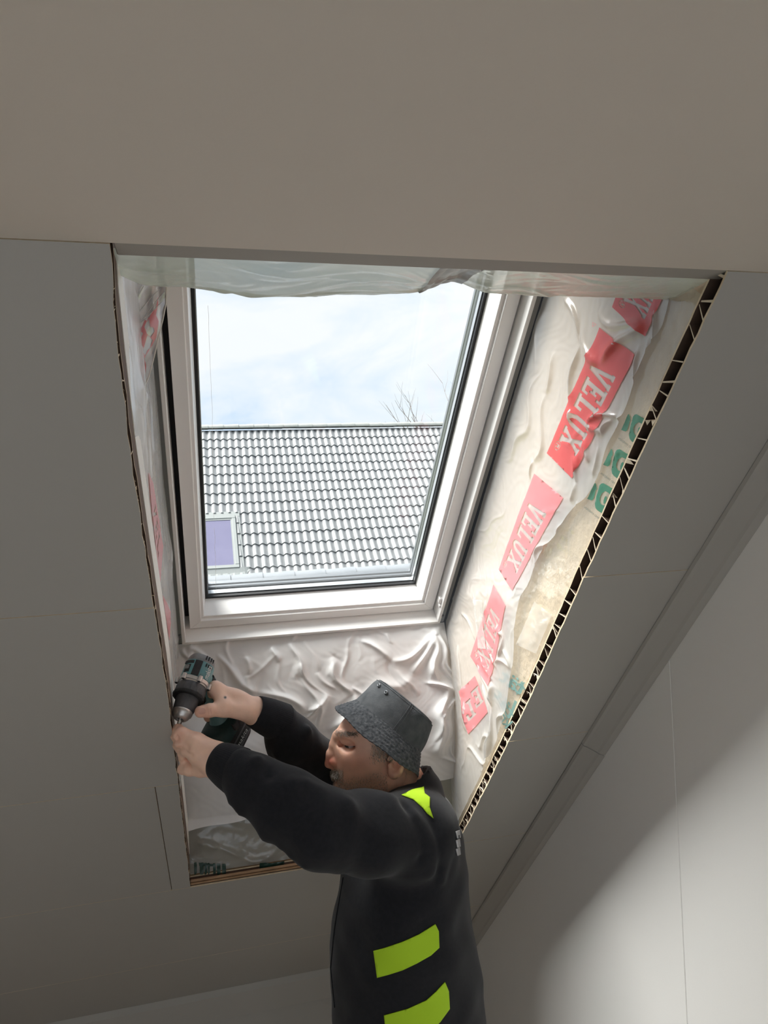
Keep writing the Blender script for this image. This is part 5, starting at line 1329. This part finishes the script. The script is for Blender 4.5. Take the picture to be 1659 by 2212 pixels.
def pad(b, t0, t1, th0, th1, r0, r1, k=5):
    vs = []
    for t in (t0, t1):
        for r in (r0, r1):
            vs += [ax_pt(t, r, th0+(th1-th0)*i/k) for i in range(k+1)]
    n = k+1; fs = []
    for i in range(k): fs += [(n+i, n+i+1, 3*n+i+1, 3*n+i), (i, 2*n+i, 2*n+i+1, i+1), (i, i+1, n+i+1, n+i), (2*n+i, 3*n+i, 3*n+i+1, 2*n+i+1)]
    fs += [(0, n, 3*n, 2*n), (k, 2*n+k, 3*n+k, n+k)]; b.add(vs, fs)
D2R = math.pi/180
for k in range(4): pad(b, .002, .0105, (142+k*11)*D2R, (146+k*11)*D2R, .029, .0318, 2)
for k in range(4): pad(b, .019, .026, (150+k*9)*D2R, (154+k*9)*D2R, .0315, .0332, 2)
b.build('air_slot', M['grip'], drill)
b = MB(); pad(b, .017, .052, 108*D2R, 136*D2R, .031, .0328, 6); pad(b, .019, .026, 62*D2R, 104*D2R, .031, .0338, 6); o = b.build('grip_pad', M['grip'], drill); bevel(o, .001)
b = MB(); pad(b, .028, .047, 72*D2R, 98*D2R, .031, .0332, 6); sw = b.build('speed_selector', M['grip'], drill); bevel(sw, .001)
b = MB(); pad(b, .0315, .041, 77*D2R, 93*D2R, .033, .0366, 5); bevel(b.build('slider', M['cap_grey'], sw), .0012)
gh = dl([(.052, .0300), (.053, .0322), (.060, .0322), (.0615, .0300), (.064, .0298)], 'gear_housing', M['alu'], drill, 48, sq_)
for th in (35, 88, 146, 205, 325):
    b = MB(); c0, c1 = ax_pt(.0515, .0335, th*D2R), ax_pt(.0635, .0335, th*D2R); b.tube([c0, c1], .0046, 12); o = autosmooth(b.build('lug', M['alu'], gh))
    b = MB(); b.tube([ax_pt(.0632, .0335, th*D2R), ax_pt(.0645, .0335, th*D2R)], .0028, 8); b.build('screw_head', M['grip'], gh)
rb_ = lambda r, th, t: r*(1+.022*max(0, math.cos(th*14))**.5) if .066 < t < .085 else r
dl([(.064, .0295), (.066, .0305), (.072, .0308), (.083, .0312), (.085, .0305)], 'clutch_ring', M['clutch'], drill, 112, rb_)
dl([(.0835, .0300), (.0845, .0322), (.0885, .0326), (.0905, .0316), (.091, .0255)], 'clutch_lip', M['grip'], drill, 112, lambda r, th, t: r*(1+.014*math.cos(th*16)))
dl([(.0885, .0235), (.091, .0238), (.104, .0228), (.117, .0212), (.1195, .0198)], 'chuck_sleeve', M['clutch'], drill, 96, lambda r, th, t: r*(1-.022*(abs(math.sin(th*9)) > .93)*(.093 < t < .116)))
dl([(.119, .0200), (.1205, .0207), (.126, .0200), (.1285, .0178), (.132, .0165), (.1365, .0125), (.1375, .0085), (.1335, .0068), (.130, .0066)], 'chuck_nose', M['alu'], drill, 48)
bitp0, bitp1 = rear+av*.128, P3(384.5, 1573, 1.4335)
b = MB(); b.tube([to_world(bitp0), to_world(bitp0*.25+bitp1*.75), to_world(bitp0*.2+bitp1*.8), to_world(bitp1)], [.0042, .0042, .0030, .0030], 6); b.build('driver_bit', M['steel'], drill)
# handle
def sect(c, u, v, a, b_, n=24, p=.75): return [to_world(c+u*a*math.copysign(abs(math.cos(t))**p, math.cos(t))+v*b_*math.copysign(abs(math.sin(t))**p, math.sin(t))) for t in [2*math.pi*i/n for i in range(n)]]
fv = np.cross(wv, hv); fv = fv if fv@av > 0 else -fv; fv /= np.linalg.norm(fv)
def loft(secs, name, mt, parent):
    n = len(secs[0]); vs = [p for s_ in secs for p in s_]; fs = []
    for j in range(len(secs)-1):
        for i in range(n): fs.append((j*n+i, j*n+(i+1) % n, (j+1)*n+(i+1) % n, (j+1)*n+i))
    fs += [tuple(range(n))[::-1], tuple((len(secs)-1)*n+i for i in range(n))]
    b = MB(); b.add(vs, fs); return autosmooth(b.build(name, mt, parent), 45)
LH = float(np.linalg.norm(bat-neckp))
loft([sect(neckp+hv*d+fv*o_, wv, fv, a, b_) for d, a, b_, o_ in ((.012, .019, .026, -.002), (.035, .0165, .024, -.004), (.065, .0155, .0215, -.006), (.10, .0165, .022, -.006), (LH-.042, .020, .027, -.004), (LH-.030, .028, .036, 0))], 'handle', M['teal'], drill)
loft([sect(neckp+hv*d+fv*o_, wv, fv, a, b_) for d, a, b_, o_ in ((.030, .0172, .0150, -.0165), (.065, .0164, .0145, -.0165), (.10, .0172, .0150, -.0165), (LH-.046, .0195, .0190, -.0150))], 'rear_grip', M['grip'], drill)
tg = loft([sect(neckp+hv*d+fv*.025, wv, fv, a, b_) for d, a, b_ in ((.026, .007, .006), (.034, .009, .011), (.048, .009, .010), (.056, .007, .006))], 'trigger', M['grip'], drill)
ft0 = neckp+hv*(LH-.034)
loft([sect(ft0+hv*d+fv*.010, wv, fv, a, b_, 32, .5) for d, a, b_ in ((-.004, .026, .036), (.004, .034, .048), (.020, .0365, .052), (.026, .0365, .052))], 'foot', M['teal_dark'], drill)
bt_ = loft([sect(ft0+hv*d+fv*.012, wv, fv, a, b_, 32, .42) for d, a, b_ in ((.026, .0355, .052), (.030, .0375, .055), (.062, .0375, .055), (.072, .0345, .051))], 'battery', M['grip'], drill)
def plate(c, u, v, n_, a, b_, t, name, mt, parent):
    b = MB(); b.box8([to_world(c+u*x+v*y+n_*z) for z in (-t, t) for x, y in ((-a, -b_), (a, -b_), (a, b_), (-a, b_))]); return bevel(b.build(name, mt, parent), .0008)
side = -wv
bc = ft0+hv*.048+fv*.012+side*.0378
for dy in (-.010, .012): plate(bc+hv*dy, fv, hv, side, .044, .0026, .0006, 'battery_rib', M['clutch'], bt_)
plate(ft0+hv*.073+fv*.045, wv, fv, hv, .016, .010, .0006, 'sticker', M['label'], bt_)
def text3(txt, c, u, v, w_, h_, name, mt, parent):
    a, f, _ = text_tris(txt); b = MB(); b.add([to_world(c+u*w_*(x-.5)+v*h_*(y-.5)) for x, y in a], f); me_ = bpy.data.meshes.new(name); me_.from_pydata(b.v, [], b.f); return link_mesh(name, me_, mt, parent)
text3('makita', bc+side*.0013+hv*.001, -fv, -hv, .050, .011, 'lettering', M['white_print'], bt_)
# lettering along the barrel's flank
a_, f_, _ = text_tris('makita'); b = MB(); me_ = bpy.data.meshes.new('lettering')
me_.from_pydata([tuple(ax_pt(.050-.030*x, .0334, (178-22*y)*D2R)) for x, y in a_], [], f_); link_mesh('lettering', me_, M['white_print'], drill)
# belt clip on the foot
b = MB(); pc = ft0+side*.037+hv*.008
pts = [pc+fv*.020, pc+side*.006+fv*.022, pc+side*.010+fv*.010, pc+side*.010-fv*.030, pc+side*.006-fv*.040]
for p, q2 in zip(pts[:-1], pts[1:]):
    n_ = np.cross(q2-p, hv); n_ /= np.linalg.norm(n_); b.box8([to_world(x) for x in (p-hv*.008, q2-hv*.008, q2+hv*.008, p+hv*.008, p-hv*.008+n_*.0014, q2-hv*.008+n_*.0014, q2+hv*.008+n_*.0014, p+hv*.008+n_*.0014)])
b.build('belt_clip', M['clutch'], drill)

# ------------------------------------------------ the long screw being driven
sa, sb_ = to_world(P3(384.8, 1574.5, 1.434)), to_world(P3(389.5, 1704, 1.446))
scw = tag(empty('screw', tuple(sa)), 'long thin threaded screw held upright at the board edge under the drill bit', 'screw')
b = MB(); b.tube([sa, sa+(sb_-sa)*.02, sa+(sb_-sa)*.04], [.0036, .0036, .0015], 12); b.build('head', M['steel'], scw)
b = MB(); b.tube([sa+(sb_-sa)*.03, sa+(sb_-sa)*.95, sb_], [.0014, .0014, .0003], 8)
t_ = (sb_-sa)/np.linalg.norm(sb_-sa); u_ = np.cross(t_, [1, 0, 0]); u_ /= np.linalg.norm(u_); v_ = np.cross(t_, u_); b.build('shank', M['steel'], scw)
b = MB(); pts = []
for i in range(230):
    k = i/229; th = k*2*math.pi*23; pts.append(sa+(sb_-sa)*(.42+.52*k)+.0015*(math.cos(th)*u_+math.sin(th)*v_))
b.tube(pts, .00038, 4); b.build('thread', M['light_metal'], scw)
